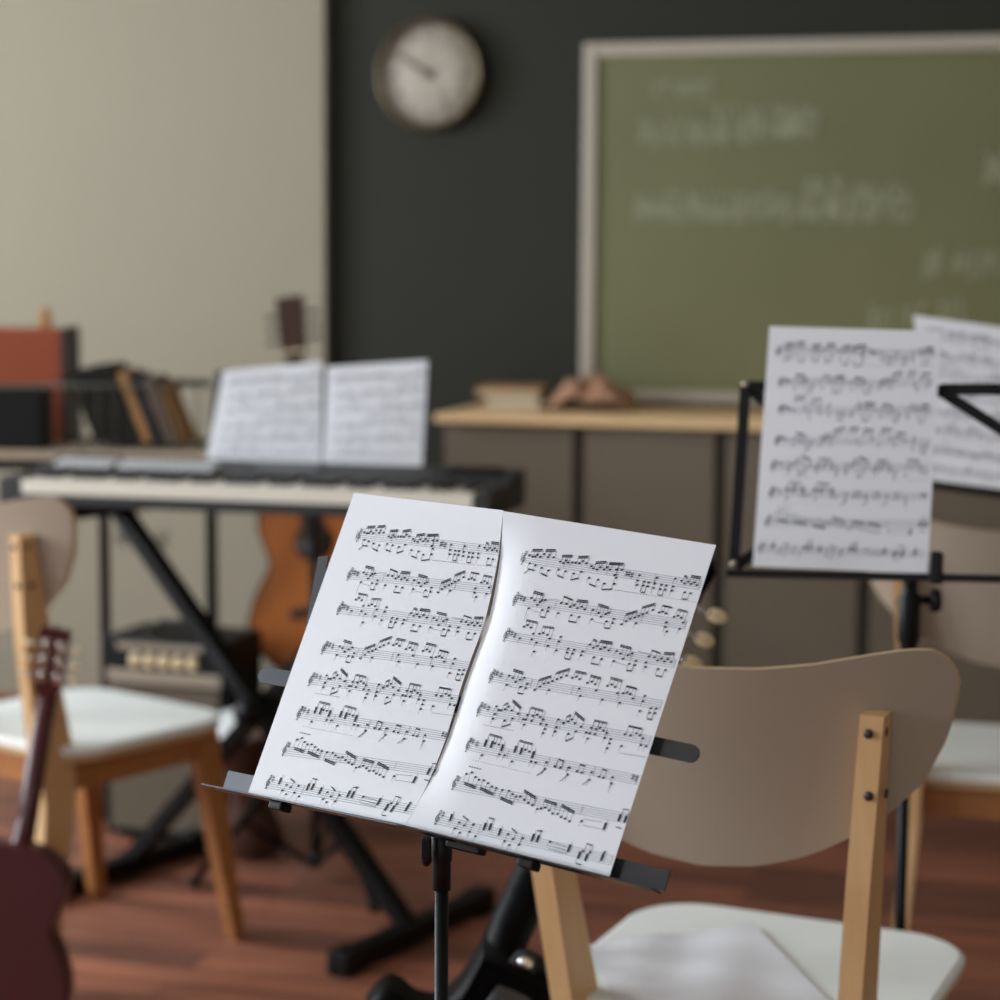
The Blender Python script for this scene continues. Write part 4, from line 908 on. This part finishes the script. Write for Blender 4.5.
# far stand at the right edge
D2 = desk_frame((0.775, 3.3239, 1.1134), [(0.9396, 0.2294, -0.254), (-0.3254, 0.3684, -0.8709), (-0.1062, 0.9009, 0.4208)])
t = thing('music_stand', 'black far music stand at the right edge of the picture', 'music stand', (0.985, 3.27, 0))
tripod(t, 0.97, 0.27, ((230, 0.27), (350, 0.27), (110, 0.27)), 0.06, 0.32, 0.0075)
b = MB(D2); b.box((-0.085, -0.1500, -0.010), (0.36, -0.1475, 0.012), bevel=0.001); b.build('shelf', 'black_metal', t, world=True)
b = MB(D2); b.box((-0.08, -0.14, -0.010), (0.35, 0.10, -0.006), bevel=0.001); b.build('desk_plate', 'black_metal', t, world=True)
b = MB(); b.tube([(0, 0, 0.955), (0.0, 0.0, 1.0), (0.0, 0.01, 1.06)], 0.009, 10); b.build('neck', 'black_plastic', t)

# stand behind the keyboard
t = thing('music_stand', 'black music stand behind the keyboard, its tripod feet showing under the keyboard', 'music stand', (-0.398, 4.425, 0))
tripod(t, 0.83, 0.28, ((198, 0.265), (300, 0.285), (80, 0.28)), 0.035, 0.31, 0.009)
b = MB(DK); b.box((-0.27, -0.178, -0.008), (0.214, 0.105, -0.003), bevel=0.001); b.build('desk_plate', 'black_sheen', t, world=True)
b = MB(DK); b.box((-0.27, -0.182, -0.008), (0.214, -0.178, 0.028), bevel=0.001); b.build('shelf', 'black_metal', t, world=True)
b = MB(); b.tube([(0, 0, 0.82), (0.0, 0.04, 0.90), (0.02, 0.075, 0.95)], 0.010, 10); b.build('neck', 'black_plastic', t)

# ------------------------------------------------------------------ black guitar standing left of the front chair
g2 = guitar('acoustic_guitar', 'black acoustic guitar standing beside the front chair, cream tuning knobs beyond the music sheet', 'guitar',
            basis_from((0.40, -0.02, 0.915), (0.0, -1, 0), V3(-0.187, 2.555, 0.016)), 'guitar_black', 'guitar_black', 'guitar_black', 'peg_cream', 1.04, strap=(-0.022, 0.484, 0.022))
t = g2
b = MB(); rows = [(0.494, 0.006, 0.0225), (0.490, 0.012, 0.0225), (0.478, 0.0165, 0.0235), (0.465, 0.019, 0.034), (0.452, 0.022, 0.0575), (0.43, 0.027, 0.0605), (0.39, 0.034, 0.0615), (0.33, 0.036, 0.0615), (0.15, 0.036, 0.0615)]
vs = []
for z, wv, y in rows:
    for k in range(7): vs.append((-0.022 + wv * (-1 + k / 3), y + 0.0015 * math.cos((k - 3) / 3 * PI / 2), z))
for z, wv, y in rows:
    for k in range(7): vs.append((-0.022 + wv * (-1 + k / 3), y - 0.0025, z))
n7 = len(rows) * 7; fs = []
for i in range(len(rows) - 1):
    for k in range(6):
        fs.append((i * 7 + k, i * 7 + k + 1, (i + 1) * 7 + k + 1, (i + 1) * 7 + k)); fs.append((n7 + i * 7 + k, n7 + (i + 1) * 7 + k, n7 + (i + 1) * 7 + k + 1, n7 + i * 7 + k + 1))
    fs.append((i * 7, (i + 1) * 7, n7 + (i + 1) * 7, n7 + i * 7)); fs.append((i * 7 + 6, n7 + i * 7 + 6, n7 + (i + 1) * 7 + 6, (i + 1) * 7 + 6))
b.add(vs, fs, True); st_ = b.build('strap', 'leather', g2)
b = MB(); b.box((-0.0128, 0.0262, 0.452), (-0.0112, 0.0265, 0.470)) if False else b.tube([(-0.022, 0.0268, 0.470), (-0.022, 0.0375, 0.463)], 0.0009, 6); b.build('slit', 'rosewood', st_)

# small dark red guitar leaning behind the left chair
guitar('small_guitar', 'small dark maroon guitar with cream knobs leaning behind the left chair', 'guitar',
       basis_from((0.17, 0.06, 0.97), (0.0, -1, 0), V3(-0.878, 3.46, 0.012)), 'maroon', 'maroon', 'maroon', 'peg_cream', 0.70)
